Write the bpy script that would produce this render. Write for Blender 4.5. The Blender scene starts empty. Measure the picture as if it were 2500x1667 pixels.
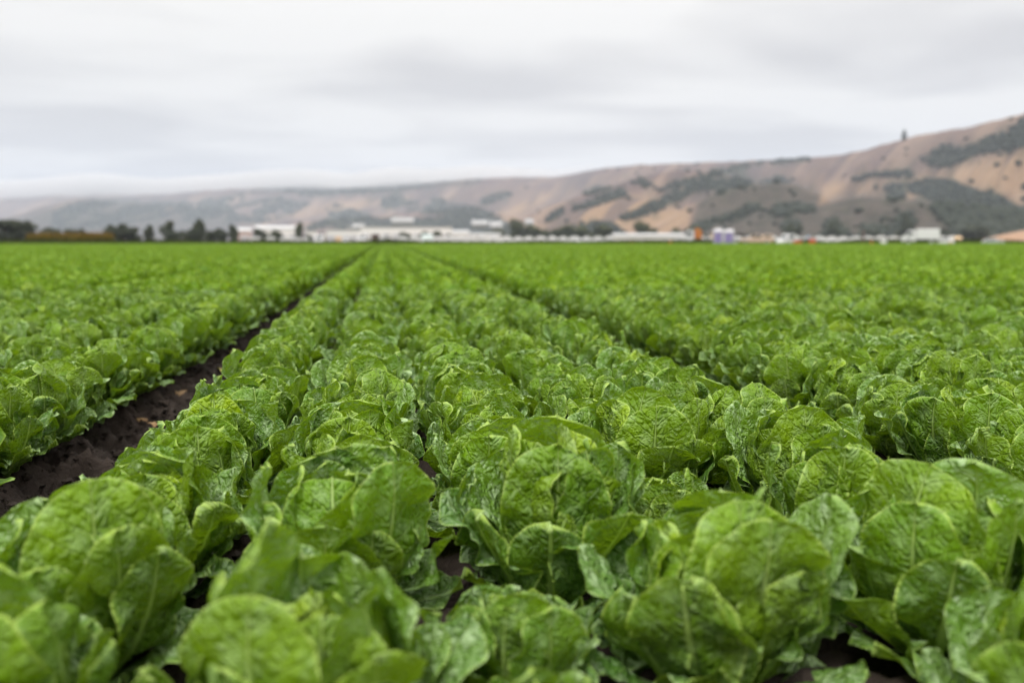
import bpy, math, random
import numpy as np
from mathutils import Vector, Matrix

R = math.radians
rnd = random.Random(11)
nr = np.random.RandomState(5)
scene = bpy.context.scene
col = scene.collection

# ------------------------------------------------------------------ camera
FPX = 1944.0                       # focal length in photo pixels (28 mm on 36 mm)
HC = 0.615                         # camera height above the bed tops
PITCH = math.atan(245.5 / FPX)
YAW = math.atan(312 / FPX * math.cos(PITCH))
cam_d = bpy.data.cameras.new('camera')
cam = bpy.data.objects.new('camera', cam_d)
col.objects.link(cam)
cam.location = (0, 0, HC)
cam.rotation_euler = (math.pi / 2 - PITCH, 0, -YAW)
cam_d.lens = 28.0
cam_d.sensor_width = 36.0
cam_d.clip_start = 0.02
cam_d.clip_end = 30000
cam_d.dof.use_dof = True
cam_d.dof.focus_distance = 1.85
cam_d.dof.aperture_fstop = 1.9
cam_d.dof.aperture_blades = 9
scene.camera = cam
scene.render.resolution_x = 1024
scene.render.resolution_y = 682

# ------------------------------------------------------------------ world
SUN_EL, SUN_ROT = R(60), R(215)    # behind the camera
world = bpy.data.worlds.new('World')
scene.world = world
world.use_nodes = True
wt = world.node_tree
wt.nodes.clear()
def wn(t, **k):
    n = wt.nodes.new(t)
    for a, b in k.items():
        setattr(n, a, b)
    return n
def wmath(op, a, b=None, c=None):
    n = wn('ShaderNodeMath', operation=op)
    for i, v in enumerate((a, b, c)):
        if v is None: continue
        if isinstance(v, (int, float)): n.inputs[i].default_value = v
        else: wt.links.new(v, n.inputs[i])
    return n.outputs[0]
tc = wn('ShaderNodeTexCoord')
sep = wn('ShaderNodeSeparateXYZ'); wt.links.new(tc.outputs['Generated'], sep.inputs[0])
zc = wmath('MAXIMUM', sep.outputs['Z'], 0.0)
den = wmath('ADD', zc, 0.09)
px_ = wmath('DIVIDE', sep.outputs['X'], den)
py_ = wmath('DIVIDE', sep.outputs['Y'], den)
cmb = wn('ShaderNodeCombineXYZ')
wt.links.new(px_, cmb.inputs[0]); wt.links.new(py_, cmb.inputs[1])
mp = wn('ShaderNodeMapping')
mp.inputs['Rotation'].default_value = (0, 0, R(8))
mp.inputs['Location'].default_value = (3.3, 1.9, 0)
mp.inputs['Scale'].default_value = (0.75, 1.0, 1)
wt.links.new(cmb.outputs[0], mp.inputs[0])
n1 = wn('ShaderNodeTexNoise'); n1.inputs['Scale'].default_value = 1.0; n1.inputs['Detail'].default_value = 4.0
n1.inputs['Roughness'].default_value = 0.42; n1.inputs['Distortion'].default_value = 0.25
wt.links.new(mp.outputs[0], n1.inputs[0])
cr = wn('ShaderNodeValToRGB')
cr.color_ramp.elements[0].position = 0.38; cr.color_ramp.elements[0].color = (0.765, 0.74, 0.725, 1)
cr.color_ramp.elements[1].position = 0.58; cr.color_ramp.elements[1].color = (1.11, 1.08, 1.03, 1)
wt.links.new(n1.outputs['Fac'], cr.inputs[0])
zq = wmath('POWER', zc, 2.3)
grad = wmath('MULTIPLY_ADD', zq, 1.5, 0.450)           # overcast: brighter towards the zenith
mul = wn('ShaderNodeVectorMath', operation='SCALE')
wt.links.new(cr.outputs[0], mul.inputs[0]); wt.links.new(grad, mul.inputs['Scale'])
sky = wn('ShaderNodeTexSky', sky_type='NISHITA', sun_disc=False, sun_elevation=SUN_EL, sun_rotation=SUN_ROT)
skys = wn('ShaderNodeVectorMath', operation='SCALE'); wt.links.new(sky.outputs[0], skys.inputs[0]); skys.inputs['Scale'].default_value = 0.1
mx = wn('ShaderNodeMix', data_type='RGBA'); mx.inputs[0].default_value = 0.97
wt.links.new(skys.outputs[0], mx.inputs[6]); wt.links.new(mul.outputs[0], mx.inputs[7])
bg = wn('ShaderNodeBackground'); bg.inputs['Strength'].default_value = 1.0
wt.links.new(mx.outputs[2], bg.inputs[0])
wo = wn('ShaderNodeOutputWorld'); wt.links.new(bg.outputs[0], wo.inputs[0])

sun_d = bpy.data.lights.new('sun', 'SUN')
sun_d.energy = 1.5
sun_d.angle = R(14)
sun_d.color = (1.0, 0.97, 0.92)
sun = bpy.data.objects.new('sun', sun_d)
col.objects.link(sun)
sdir = Vector((math.sin(SUN_ROT) * math.cos(SUN_EL), math.cos(SUN_ROT) * math.cos(SUN_EL), math.sin(SUN_EL)))
sun.rotation_euler = sdir.to_track_quat('Z', 'Y').to_euler()

scene.view_settings.view_transform = 'Standard'
scene.view_settings.look = 'None'
scene.view_settings.exposure = 0.80
scene.view_settings.gamma = 1.0
scene.render.engine = 'CYCLES'
scene.cycles.use_denoising = True
scene.cycles.max_bounces = 8
scene.cycles.diffuse_bounces = 3
scene.cycles.glossy_bounces = 2
scene.cycles.transmission_bounces = 4
scene.cycles.transparent_max_bounces = 8
scene.cycles.volume_bounces = 1
scene.cycles.sample_clamp_indirect = 6

# ------------------------------------------------------------------ helpers
def ray(px, py):
    v = Vector(((px - 1250) / FPX, -(py - 833.5) / FPX, -1))
    return (Matrix.Rotation(-YAW, 3, 'Z') @ Matrix.Rotation(math.pi / 2 - PITCH, 3, 'X')) @ v
def azimuth(px):
    d = ray(px, 588); return math.atan2(d.x, d.y)
def at(px, dist, z=0.0):
    """ground point seen in photo column px at a horizontal distance"""
    a = azimuth(px); return Vector((math.sin(a) * dist, math.cos(a) * dist, z))
def zat(px, py, dist):
    """height of what shows at pixel (px,py) at a horizontal distance"""
    d = ray(px, py); return HC + dist * d.z / math.hypot(d.x, d.y)
Rm = np.array(Matrix.Rotation(-YAW, 3, 'Z') @ Matrix.Rotation(math.pi / 2 - PITCH, 3, 'X'))
def project(P):
    """world points (n,3) -> photo pixels and depth"""
    c = (np.asarray(P) - np.array([0, 0, HC])) @ Rm
    d = -c[:, 2]
    dd = np.where(np.abs(d) < 1e-6, 1e-6, d)
    return 1250 + FPX * c[:, 0] / dd, 833.5 - FPX * c[:, 1] / dd, d

def _h(ix, iy, iz, seed):
    n = (ix * 374761393 + iy * 668265263 + iz * 2147483647 + seed * 1274126177) & 0xffffffff
    n = (n ^ (n >> 13)) * 1274126177 & 0xffffffff
    n = (n ^ (n >> 16)) * 2246822519 & 0xffffffff
    n = n ^ (n >> 15)
    return (n & 0xffffff) / float(0xffffff) * 2 - 1
def noise(x, y, z=0.0, seed=0):
    """value noise in -1..1 on numpy arrays"""
    x, y, z = np.broadcast_arrays(np.asarray(x, float), np.asarray(y, float), np.asarray(z, float))
    xi, yi, zi = np.floor(x).astype(np.int64), np.floor(y).astype(np.int64), np.floor(z).astype(np.int64)
    fx, fy, fz = x - xi, y - yi, z - zi
    fx, fy, fz = (f * f * (3 - 2 * f) for f in (fx, fy, fz))
    r = 0
    for a in (0, 1):
        for b in (0, 1):
            for c in (0, 1):
                w = (fx if a else 1 - fx) * (fy if b else 1 - fy) * (fz if c else 1 - fz)
                r = r + w * _h(xi + a, yi + b, zi + c, seed)
    return r
def fbm(x, y, z=0.0, seed=0, oct=4, gain=0.5):
    r, a, f = 0, 1.0, 1.0
    for i in range(oct):
        r = r + a * noise(np.asarray(x) * f, np.asarray(y) * f, np.asarray(z) * f, seed + i * 17)
        a *= gain; f *= 2.03
    return r
def sstep(a, b, x):
    t = np.clip((x - a) / (b - a), 0, 1); return t * t * (3 - 2 * t)

def tag(o, label=None, cat=None, group=None, kind=None):
    if label: o['label'] = label
    if cat: o['category'] = cat
    if group: o['group'] = group
    if kind: o['kind'] = kind
    return o
def empty(name, loc=(0, 0, 0), rz=0.0):
    o = bpy.data.objects.new(name, None); col.objects.link(o)
    o.location = loc; o.rotation_euler = (0, 0, rz); o.empty_display_size = 0.1
    return o
def copy_tree(o, parent=None):
    c = o.copy(); col.objects.link(c)
    if parent is not None: c.parent = parent
    for ch in list(o.children): copy_tree(ch, c)
    return c
def mesh_np(name, V, F, mat=None, smooth=True):
    V = np.asarray(V, np.float32); F = np.asarray(F, np.int32)
    m = bpy.data.meshes.new(name)
    k = F.shape[1]
    m.vertices.add(len(V)); m.vertices.foreach_set('co', V.ravel())
    m.loops.add(F.size); m.loops.foreach_set('vertex_index', F.ravel())
    m.polygons.add(len(F))
    m.polygons.foreach_set('loop_start', np.arange(0, F.size, k, dtype=np.int32))
    m.polygons.foreach_set('use_smooth', np.full(len(F), smooth))
    m.update(calc_edges=True)
    if mat: m.materials.append(mat)
    return m
def obj(name, mesh, parent=None, loc=None, rot=None):
    o = bpy.data.objects.new(name, mesh); col.objects.link(o)
    if parent is not None: o.parent = parent
    if loc is not None: o.location = loc
    if rot is not None: o.rotation_euler = rot
    return o
def attr(m, name, vals):
    a = m.attributes.new(name, 'FLOAT', 'POINT'); a.data.foreach_set('value', np.asarray(vals, np.float32).ravel())

class MB:
    """collects simple solids into one mesh"""
    def __init__(s): s.v = []; s.f = []
    def add(s, V, F):
        n = len(s.v); s.v += [tuple(p) for p in V]; s.f += [tuple(i + n for i in f) for f in F]; return s
    def box(s, x0, x1, y0, y1, z0, z1, b=0.0):
        if b <= 0:
            V = [(x, y, z) for z in (z0, z1) for y in (y0, y1) for x in (x0, x1)]
            return s.add(V, [(0, 2, 3, 1), (4, 5, 7, 6), (0, 1, 5, 4), (2, 6, 7, 3), (0, 4, 6, 2), (1, 3, 7, 5)])
        P = [(x0 + b, z0), (x1 - b, z0), (x1, z0 + b), (x1, z1 - b), (x1 - b, z1), (x0 + b, z1), (x0, z1 - b), (x0, z0 + b)]
        return s.extrude(P, y0, y1, b)
    def extrude(s, P, y0, y1, b=0.0):
        """side outline P in (x,z), extruded along y, ends inset by b"""
        n = len(P)
        cx = sum(p[0] for p in P) / n; cz = sum(p[1] for p in P) / n
        wx = max(1e-6, max(abs(p[0] - cx) for p in P)); wz = max(1e-6, max(abs(p[1] - cz) for p in P))
        def inset(p): return (cx + (p[0] - cx) * (1 - b / wx), cz + (p[1] - cz) * (1 - b / wz))
        rings = [(y0, True), (y0 + b, False), (y1 - b, False), (y1, True)] if b > 0 else [(y0, False), (y1, False)]
        V = []
        for y, i in rings:
            for p in P:
                q = inset(p) if i else p
                V.append((q[0], y, q[1]))
        F = []
        for r in range(len(rings) - 1):
            for i in range(n):
                j = (i + 1) % n
                F.append((r * n + i, r * n + j, (r + 1) * n + j, (r + 1) * n + i))
        F.append(tuple(reversed(range(n)))); F.append(tuple((len(rings) - 1) * n + i for i in range(n)))
        return s.add(V, F)
    def cyl(s, p, q, r0, r1=None, n=12):
        r1 = r0 if r1 is None else r1
        p, q = Vector(p), Vector(q); d = (q - p).normalized()
        a = d.orthogonal().normalized(); b = d.cross(a)
        V = [];
        for c, r in ((p, r0), (q, r1)):
            for i in range(n):
                t = 2 * math.pi * i / n; V.append(c + a * math.cos(t) * r + b * math.sin(t) * r)
        F = [(i, (i + 1) % n, n + (i + 1) % n, n + i) for i in range(n)]
        F += [tuple(reversed(range(n))), tuple(range(n, 2 * n))]
        return s.add(V, F)
    def lathe(s, prof, n=16, c=(0, 0)):
        V = []; F = []
        for r, z in prof:
            for i in range(n):
                t = 2 * math.pi * i / n; V.append((c[0] + r * math.cos(t), c[1] + r * math.sin(t), z))
        for k in range(len(prof) - 1):
            for i in range(n):
                j = (i + 1) % n; F.append((k * n + i, k * n + j, (k + 1) * n + j, (k + 1) * n + i))
        F += [tuple(reversed(range(n))), tuple(range((len(prof) - 1) * n, len(prof) * n))]
        return s.add(V, F)
    def build(s, name, mat, parent=None, loc=None, rot=None, smooth=False):
        m = bpy.data.meshes.new(name); m.from_pydata(s.v, [], s.f); m.materials.append(mat)
        if smooth:
            for p in m.polygons: p.use_smooth = True
        m.update(); return obj(name, m, parent, loc, rot)

# ------------------------------------------------------------------ materials
class NT:
    def __init__(s, name):
        s.m = bpy.data.materials.new(name); s.m.use_nodes = True; s.t = s.m.node_tree; s.t.nodes.clear()
        s.out = s.t.nodes.new('ShaderNodeOutputMaterial')
    def n(s, t, **k):
        n = s.t.nodes.new(t)
        for a, b in k.items(): setattr(n, a, b)
        return n
    def L(s, a, b): s.t.links.new(a, b)
    def set(s, sock, v):
        if hasattr(v, 'is_linked') or isinstance(v, bpy.types.NodeSocket): s.L(v, sock)
        else: sock.default_value = v
    def math(s, op, a, b=None, c=None, clamp=False):
        n = s.n('ShaderNodeMath', operation=op); n.use_clamp = clamp
        for i, v in enumerate((a, b, c)):
            if v is not None: s.set(n.inputs[i], v)
        return n.outputs[0]
    def noise(s, vec, scale, detail=3, rough=0.5, dist=0.0):
        n = s.n('ShaderNodeTexNoise'); s.L(vec, n.inputs['Vector'])
        n.inputs['Scale'].default_value = scale; n.inputs['Detail'].default_value = detail
        n.inputs['Roughness'].default_value = rough; n.inputs['Distortion'].default_value = dist
        return n
    def mix(s, f, a, b, mode='MIX'):
        n = s.n('ShaderNodeMix', data_type='RGBA', blend_type=mode)
        s.set(n.inputs[0], f)
        for i, v in ((6, a), (7, b)):
            s.set(n.inputs[i], (*v, 1) if isinstance(v, tuple) and len(v) == 3 else v)
        return n.outputs[2]
    def mr(s, v, a, b, c=0.0, d=1.0, smooth=True):
        n = s.n('ShaderNodeMapRange'); n.interpolation_type = 'SMOOTHSTEP' if smooth else 'LINEAR'
        s.set(n.inputs[0], v)
        for i, x in enumerate((a, b, c, d)): s.set(n.inputs[i + 1], x)
        return n.outputs[0]
    def attr(s, name):
        n = s.n('ShaderNodeAttribute'); n.attribute_name = name; return n.outputs['Fac']
    def bsdf(s, color, rough=0.6, spec=0.5, metallic=0.0, normal=None):
        p = s.n('ShaderNodeBsdfPrincipled')
        s.set(p.inputs['Base Color'], (*color, 1) if isinstance(color, tuple) and len(color) == 3 else color)
        s.set(p.inputs['Roughness'], rough); s.set(p.inputs['Specular IOR Level'], spec); s.set(p.inputs['Metallic'], metallic)
        if normal is not None: s.L(normal, p.inputs['Normal'])
        return p
    def done(s, shader): s.L(shader, s.out.inputs['Surface']); return s.m

def simple(name, color, rough=0.6, spec=0.5, metallic=0.0, var=0.12, scale=4.0, bump=0.0):
    t = NT(name); c = t.n('ShaderNodeTexCoord').outputs['Object']
    nz = t.noise(c, scale, 4, 0.6)
    dark = tuple(x * (1 - var) for x in color); lite = tuple(min(1, x * (1 + var)) for x in color)
    cc = t.mix(nz.outputs['Fac'], dark, lite)
    nrm = None
    if bump:
        b = t.n('ShaderNodeBump'); b.inputs['Strength'].default_value = bump; b.inputs['Distance'].default_value = 0.02
        t.L(nz.outputs['Fac'], b.inputs['Height']); nrm = b.outputs[0]
    return t.done(t.bsdf(cc, rough, spec, metallic, nrm).outputs[0])

def leaf_material(name, far=False):
    t = NT(name)
    uv = t.n('ShaderNodeUVMap').outputs[0]         # physical: 1 unit = 1 m, origin at the leaf base, u across
    age = t.attr('age'); edge = t.attr('edge')
    oi = t.n('ShaderNodeObjectInfo').outputs['Random']
    sp = t.n('ShaderNodeSeparateXYZ'); t.L(uv, sp.inputs[0])
    geo = t.n('ShaderNodeNewGeometry')
    young = (0.380, 0.530, 0.002); mid = (0.155, 0.305, 0.003); old_shaded = (0.020, 0.082, 0.009)
    c = t.mix(t.mr(age, 0.0, 0.45), young, mid)
    c = t.mix(t.mr(age, 0.4, 1.0), c, old_shaded)  # outer leaves are a deeper green, with groove shade painted in as well
    c = t.mix(t.math('MULTIPLY', t.mr(oi, 0.0, 1.0), 0.35), c, (0.265, 0.355, 0.003))
    pn = t.noise(geo.outputs['Position'], 2.3, 2, 0.5)
    c = t.mix(t.mr(pn.outputs['Fac'], 0.35, 0.65, 0.0, 0.35), c, (0.20, 0.30, 0.004))
    pn2 = t.noise(geo.outputs['Position'], 9.0, 2, 0.5)
    c = t.mix(t.mr(pn2.outputs['Fac'], 0.40, 0.70, 0.0, 0.35), c, (0.020, 0.085, 0.010))
    if not far:
        wrp = t.noise(uv, 28, 2, 0.5)
        off = t.n('ShaderNodeVectorMath', operation='SCALE'); off.inputs['Scale'].default_value = 0.012
        sub = t.n('ShaderNodeVectorMath', operation='SUBTRACT'); t.L(wrp.outputs['Color'], sub.inputs[0]); sub.inputs[1].default_value = (.5, .5, .5)
        t.L(sub.outputs[0], off.inputs[0])
        wv = t.n('ShaderNodeVectorMath', operation='ADD'); t.L(uv, wv.inputs[0]); t.L(off.outputs[0], wv.inputs[1])
        sw = t.n('ShaderNodeSeparateXYZ'); t.L(wv.outputs[0], sw.inputs[0])
        au = t.math('ABSOLUTE', sp.outputs[0]); aw = t.math('ABSOLUTE', sw.outputs[0])
        # midrib: broad at the base, thread-thin at the tip
        wid = t.mr(sp.outputs[1], 0.0, 0.24, 0.0125, 0.0009, False)
        rib = t.mr(t.math('DIVIDE', au, wid), 0.35, 1.1, 1.0, 0.0)
        # side veins that leave the rib and sweep up to the margin
        g = t.math('SUBTRACT', sw.outputs[1], t.math('MULTIPLY', aw, 0.95))
        g = t.math('ADD', g, t.math('MULTIPLY', t.math('MULTIPLY', aw, aw), 2.5))
        g = t.math('ADD', t.math('MULTIPLY', g, 36.0), t.math('MULTIPLY', t.math('SIGN', sp.outputs[0]), 0.22))
        pp = t.math('PINGPONG', g, 0.5)
        side = t.mr(pp, 0.0, t.mr(aw, 0.0, 0.06, 0.11, 0.045, False), 1.0, 0.0)
        vo = t.n('ShaderNodeTexVoronoi', feature='DISTANCE_TO_EDGE'); t.L(wv.outputs[0], vo.inputs['Vector']); vo.inputs['Scale'].default_value = 78
        vo2 = t.n('ShaderNodeTexVoronoi', feature='DISTANCE_TO_EDGE'); t.L(wv.outputs[0], vo2.inputs['Vector']); vo2.inputs['Scale'].default_value = 170
        net = t.mr(vo.outputs['Distance'], 0.0, 0.11, 1.0, 0.0)
        net2 = t.mr(vo2.outputs['Distance'], 0.0, 0.12, 1.0, 0.0)
        veins = t.math('MAXIMUM', t.math('MULTIPLY', side, 0.55), t.math('MULTIPLY', net, 0.20))
        veins = t.math('MAXIMUM', veins, t.math('MULTIPLY', net2, 0.07))
        mott = t.noise(uv, 16, 3, 0.6)
        c = t.mix(t.mr(mott.outputs['Fac'], 0.35, 0.7, 0.0, 0.5), c, t.mix(0.5, c, (0.02, 0.10, 0.012)))
        fine = t.noise(uv, 420, 2, 0.6)
        c = t.mix(t.math('MULTIPLY', fine.outputs['Fac'], 0.22), c, (0.02, 0.09, 0.005))
        c = t.mix(veins, c, (0.27, 0.42, 0.075))
        rim = t.mr(edge, 0.0, 0.0048, 0.85, 0.0)
        c = t.mix(rim, c, (0.36, 0.50, 0.09))
        c = t.mix(t.math('MULTIPLY', rib, 0.75), c, (0.34, 0.48, 0.12))
        h = t.math('ADD', t.math('MULTIPLY', t.mr(vo.outputs['Distance'], 0, 0.42), 1.0), t.math('MULTIPLY', t.mr(vo2.outputs['Distance'], 0, 0.4), 0.30))
        h = t.math('SUBTRACT', h, t.math('MULTIPLY', side, 0.45))
        h = t.math('MULTIPLY', h, t.math('SUBTRACT', 1.0, rib))
        h = t.math('SUBTRACT', h, t.math('MULTIPLY', rib, 0.6))
        h = t.math('ADD', h, t.math('MULTIPLY', fine.outputs['Fac'], 0.10))
        b = t.n('ShaderNodeBump'); b.inputs['Strength'].default_value = 1.0; b.inputs['Distance'].default_value = 0.0046
        t.L(h, b.inputs['Height']); nrm = b.outputs[0]
        rough = t.mr(mott.outputs['Fac'], 0.3, 0.7, 0.30, 0.50)
    else:
        c = t.mix(t.mr(edge, 0.0, 0.012, 0.5, 0.0), c, (0.34, 0.46, 0.03))
        au = t.math('ABSOLUTE', sp.outputs[0])
        c = t.mix(t.mr(au, 0.002, 0.010, 0.4, 0.0), c, (0.33, 0.46, 0.10))
        mott = t.noise(uv, 60, 2, 0.6)
        c = t.mix(t.mr(mott.outputs['Fac'], 0.35, 0.65, 0.0, 0.4), c, (0.03, 0.12, 0.015))
        nrm = None; rough = 0.48
        b = t.n('ShaderNodeBump'); b.inputs['Strength'].default_value = 0.8; b.inputs['Distance'].default_value = 0.004
        t.L(mott.outputs['Fac'], b.inputs['Height']); nrm = b.outputs[0]
    # under side is paler and matt
    # the upper face (seen from the back of the mesh) is bluer and waxy, the under side saturated and matt
    up = geo.outputs['Backfacing']
    cu = t.mix(0.18 if far else 0.38, c, (0.115, 0.265, 0.055))
    glint_tint = t.noise(uv, 34, 3, 0.65)
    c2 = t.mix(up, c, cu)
    c2 = t.mix(t.math('MULTIPLY', t.mr(glint_tint.outputs['Fac'], 0.46, 0.66, 0.0, 0.18 if far else 0.60), t.mr(up, 0, 1, 0.38, 1.0)), c2, (0.46, 0.62, 0.34))  # sky glints painted in as pale patches, strongest on the upper face
    p = t.bsdf(c2, rough if not far else 0.5, t.mr(up, 0.0, 1.0, 0.30 if not far else 0.22, 0.62 if not far else 0.35), 0.0, nrm)
    p.inputs['Coat Weight'].default_value = 0.0
    p.inputs['Sheen Weight'].default_value = 0.0
    p.inputs['Sheen Roughness'].default_value = 0.4
    tr = t.n('ShaderNodeBsdfTranslucent')
    tcx = t.mix(0.70, c, (0.36, 0.60, 0.006))
    t.L(tcx, tr.inputs['Color'])
    if nrm is not None: t.L(nrm, tr.inputs['Normal'])
    ms = t.n('ShaderNodeMixShader'); ms.inputs[0].default_value = 0.24
    t.L(p.outputs[0], ms.inputs[1]); t.L(tr.outputs[0], ms.inputs[2])
    return t.done(ms.outputs[0])
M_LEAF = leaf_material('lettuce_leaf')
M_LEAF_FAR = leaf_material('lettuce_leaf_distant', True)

def soil_material():
    t = NT('dark_soil'); c = t.n('ShaderNodeTexCoord').outputs['Object']
    a = t.noise(c, 6, 5, 0.65); b_ = t.noise(c, 90, 4, 0.7); w = t.noise(c, 1.3, 2)
    cc = t.mix(a.outputs['Fac'], (0.015, 0.011, 0.009), (0.050, 0.035, 0.027))
    cc = t.mix(t.mr(b_.outputs['Fac'], 0.5, 0.75, 0, 0.55), cc, (0.060, 0.044, 0.035))
    cc = t.mix(t.mr(w.outputs['Fac'], 0.5, 0.7, 0, 0.4), cc, (0.02, 0.014, 0.012))
    h = t.math('ADD', a.outputs['Fac'], t.math('MULTIPLY', b_.outputs['Fac'], 0.35))
    b = t.n('ShaderNodeBump'); b.inputs['Strength'].default_value = 1.0; b.inputs['Distance'].default_value = 0.03
    t.L(h, b.inputs['Height'])
    return t.done(t.bsdf(cc, 0.85, 0.25, 0, b.outputs[0]).outputs[0])
M_SOIL = soil_material()

def valley_material():
    t = NT('valley_floor'); c = t.n('ShaderNodeTexCoord').outputs['Object']
    a = t.noise(c, 0.02, 4, 0.6); b_ = t.noise(c, 0.8, 3, 0.6)
    cc = t.mix(t.mr(a.outputs['Fac'], 0.4, 0.6), (0.035, 0.05, 0.018), (0.12, 0.09, 0.06))
    cc = t.mix(t.math('MULTIPLY', b_.outputs['Fac'], 0.4), cc, (0.03, 0.03, 0.015))
    return t.done(t.bsdf(cc, 0.9, 0.2).outputs[0])
M_VALLEY = valley_material()

def hill_material():
    t = NT('dry_hills'); c = t.n('ShaderNodeTexCoord').outputs['Object']
    wood = t.attr('wood'); scrub = t.attr('scrub'); gold = t.attr('gold')
    a = t.noise(c, 0.006, 5, 0.6, 0.6); b_ = t.noise(c, 0.05, 4, 0.65); f = t.noise(c, 0.25, 3, 0.6)
    g = t.mix(t.mr(a.outputs['Fac'], 0.35, 0.65), (0.094, 0.066, 0.066), (0.145, 0.102, 0.084))
    g = t.mix(t.math('MULTIPLY', gold, 0.75), g, (0.260, 0.172, 0.102))
    g = t.mix(t.mr(b_.outputs['Fac'], 0.5, 0.72, 0, 0.35), g, (0.20, 0.135, 0.10))
    st = t.attr('streak')
    g = t.mix(t.mr(st, 0.5, 0.9, 0.0, 0.75), g, (0.078, 0.060, 0.060))
    g = t.mix(t.mr(st, 0.45, 0.05, 0.0, 0.35), g, (0.29, 0.21, 0.15))
    s = t.mix(t.mr(b_.outputs['Fac'], .35, .65), (0.040, 0.034, 0.031), (0.080, 0.063, 0.055))
    s = t.mix(t.mr(f.outputs['Fac'], 0.45, 0.65, 0, 0.6), s, (0.055, 0.062, 0.035))
    cc = t.mix(scrub, g, s)
    w = t.mix(f.outputs['Fac'], (0.018, 0.026, 0.018), (0.04, 0.05, 0.026))
    cc = t.mix(wood, cc, w)
    b = t.n('ShaderNodeBump'); b.inputs['Strength'].default_value = 0.6; b.inputs['Distance'].default_value = 6.0
    t.L(b_.outputs['Fac'], b.inputs['Height'])
    return t.done(t.bsdf(cc, 0.95, 0.1, 0, b.outputs[0]).outputs[0])
M_HILL = hill_material()

def foliage_material(name, a, b_, scale=0.6):
    t = NT(name); c = t.n('ShaderNodeTexCoord').outputs['Object']
    oi = t.n('ShaderNodeObjectInfo').outputs['Random']
    n_ = t.noise(c, scale, 3, 0.6)
    cc = t.mix(t.mr(n_.outputs['Fac'], 0.35, 0.65), a, b_)
    cc = t.mix(t.math('MULTIPLY', oi, 0.35), cc, tuple(x * 0.6 for x in a))
    p = t.bsdf(cc, 0.75, 0.25)
    tr = t.n('ShaderNodeBsdfTranslucent'); t.L(cc, tr.inputs[0])
    ms = t.n('ShaderNodeMixShader'); ms.inputs[0].default_value = 0.2
    t.L(p.outputs[0], ms.inputs[1]); t.L(tr.outputs[0], ms.inputs[2])
    return t.done(ms.outputs[0])
M_OAK = foliage_material('oak_foliage', (0.060, 0.074, 0.052), (0.120, 0.132, 0.080))
M_OAKL = foliage_material('light_foliage', (0.075, 0.092, 0.050), (0.14, 0.155, 0.075))
M_WOODLAND = foliage_material('woodland_canopy', (0.018, 0.025, 0.018), (0.042, 0.050, 0.028), 0.12)
M_BARK = simple('bark', (0.075, 0.055, 0.042), 0.9, 0.1, var=0.3)
M_VERGE = foliage_material('verge_weeds', (0.030, 0.050, 0.010), (0.075, 0.085, 0.022), 2.0)
M_WHITE = simple('white_paint', (0.68, 0.68, 0.68), 0.35, 0.5, var=0.03)
M_OFFW = simple('off_white_wall', (0.82, 0.79, 0.76), 0.7, 0.3, var=0.05, scale=0.3)
M_PLASTIC = simple('greenhouse_film', (0.78, 0.79, 0.78), 0.35, 0.5, var=0.08, scale=1.5)
M_GREYROOF = simple('pale_metal_roof', (0.47, 0.47, 0.47), 0.45, 0.4, var=0.06, scale=0.4)
M_PINKW = simple('pinkish_wall', (0.55, 0.42, 0.38), 0.8, 0.2)
M_DARK = simple('dark_opening', (0.035, 0.035, 0.04), 0.6, 0.3)
M_GLASS = simple('vehicle_glass', (0.05, 0.06, 0.065), 0.08, 0.7)
M_TYRE = simple('tyre_rubber', (0.02, 0.02, 0.02), 0.85, 0.2)
M_CHROME = simple('wheel_rim', (0.55, 0.55, 0.56), 0.35, 0.5, 0.8)
M_TAN = simple('tan_paint', (0.56, 0.42, 0.32), 0.35, 0.5, var=0.05)
M_ORANGE = simple('orange_plastic', (0.62, 0.16, 0.035), 0.5, 0.4)
M_RUST = simple('orange_brown_load', (0.46, 0.17, 0.05), 0.7, 0.3)
M_PURPLE = simple('purple_plastic', (0.30, 0.26, 0.44), 0.5, 0.4, var=0.05)
M_PURPLE_D = simple('purple_door', (0.23, 0.19, 0.38), 0.5, 0.4, var=0.05)
M_GREY = simple('grey_plastic', (0.50, 0.49, 0.51), 0.5, 0.4, var=0.05)
M_RED = simple('red_plastic', (0.50, 0.07, 0.035), 0.5, 0.4)
M_BEIGE = simple('beige_board', (0.60, 0.45, 0.28), 0.7, 0.3)
M_TEAL = simple('pale_teal_plastic', (0.56, 0.66, 0.66), 0.5, 0.4)
M_GREY2 = simple('weathered_grey_wall', (0.22, 0.22, 0.20), 0.8, 0.2)
M_ROOF2 = simple('dull_white_roof', (0.30, 0.30, 0.30), 0.6, 0.3)
M_CAR_GREY = simple('silver_paint', (0.45, 0.48, 0.50), 0.3, 0.5, 0.4)
M_LAMP = simple('headlight_lens', (0.85, 0.85, 0.82), 0.1, 0.7)
M_TAIL = simple('tail_light_lens', (0.45, 0.02, 0.02), 0.2, 0.6)
M_SKIN = simple('skin', (0.30, 0.17, 0.11), 0.6, 0.4)
M_CLOTH_D = simple('dark_cloth', (0.04, 0.035, 0.045), 0.9, 0.1)
M_CLOTH_R = simple('red_cloth', (0.30, 0.05, 0.05), 0.9, 0.1)
M_CLOTH_B = simple('pale_blue_cloth', (0.35, 0.42, 0.52), 0.9, 0.1)
M_POLE = simple('weathered_pole', (0.14, 0.075, 0.06), 0.85, 0.2)
M_MOUND = simple('dry_earth', (0.30, 0.19, 0.125), 0.9, 0.1, var=0.2, scale=0.2)

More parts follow.
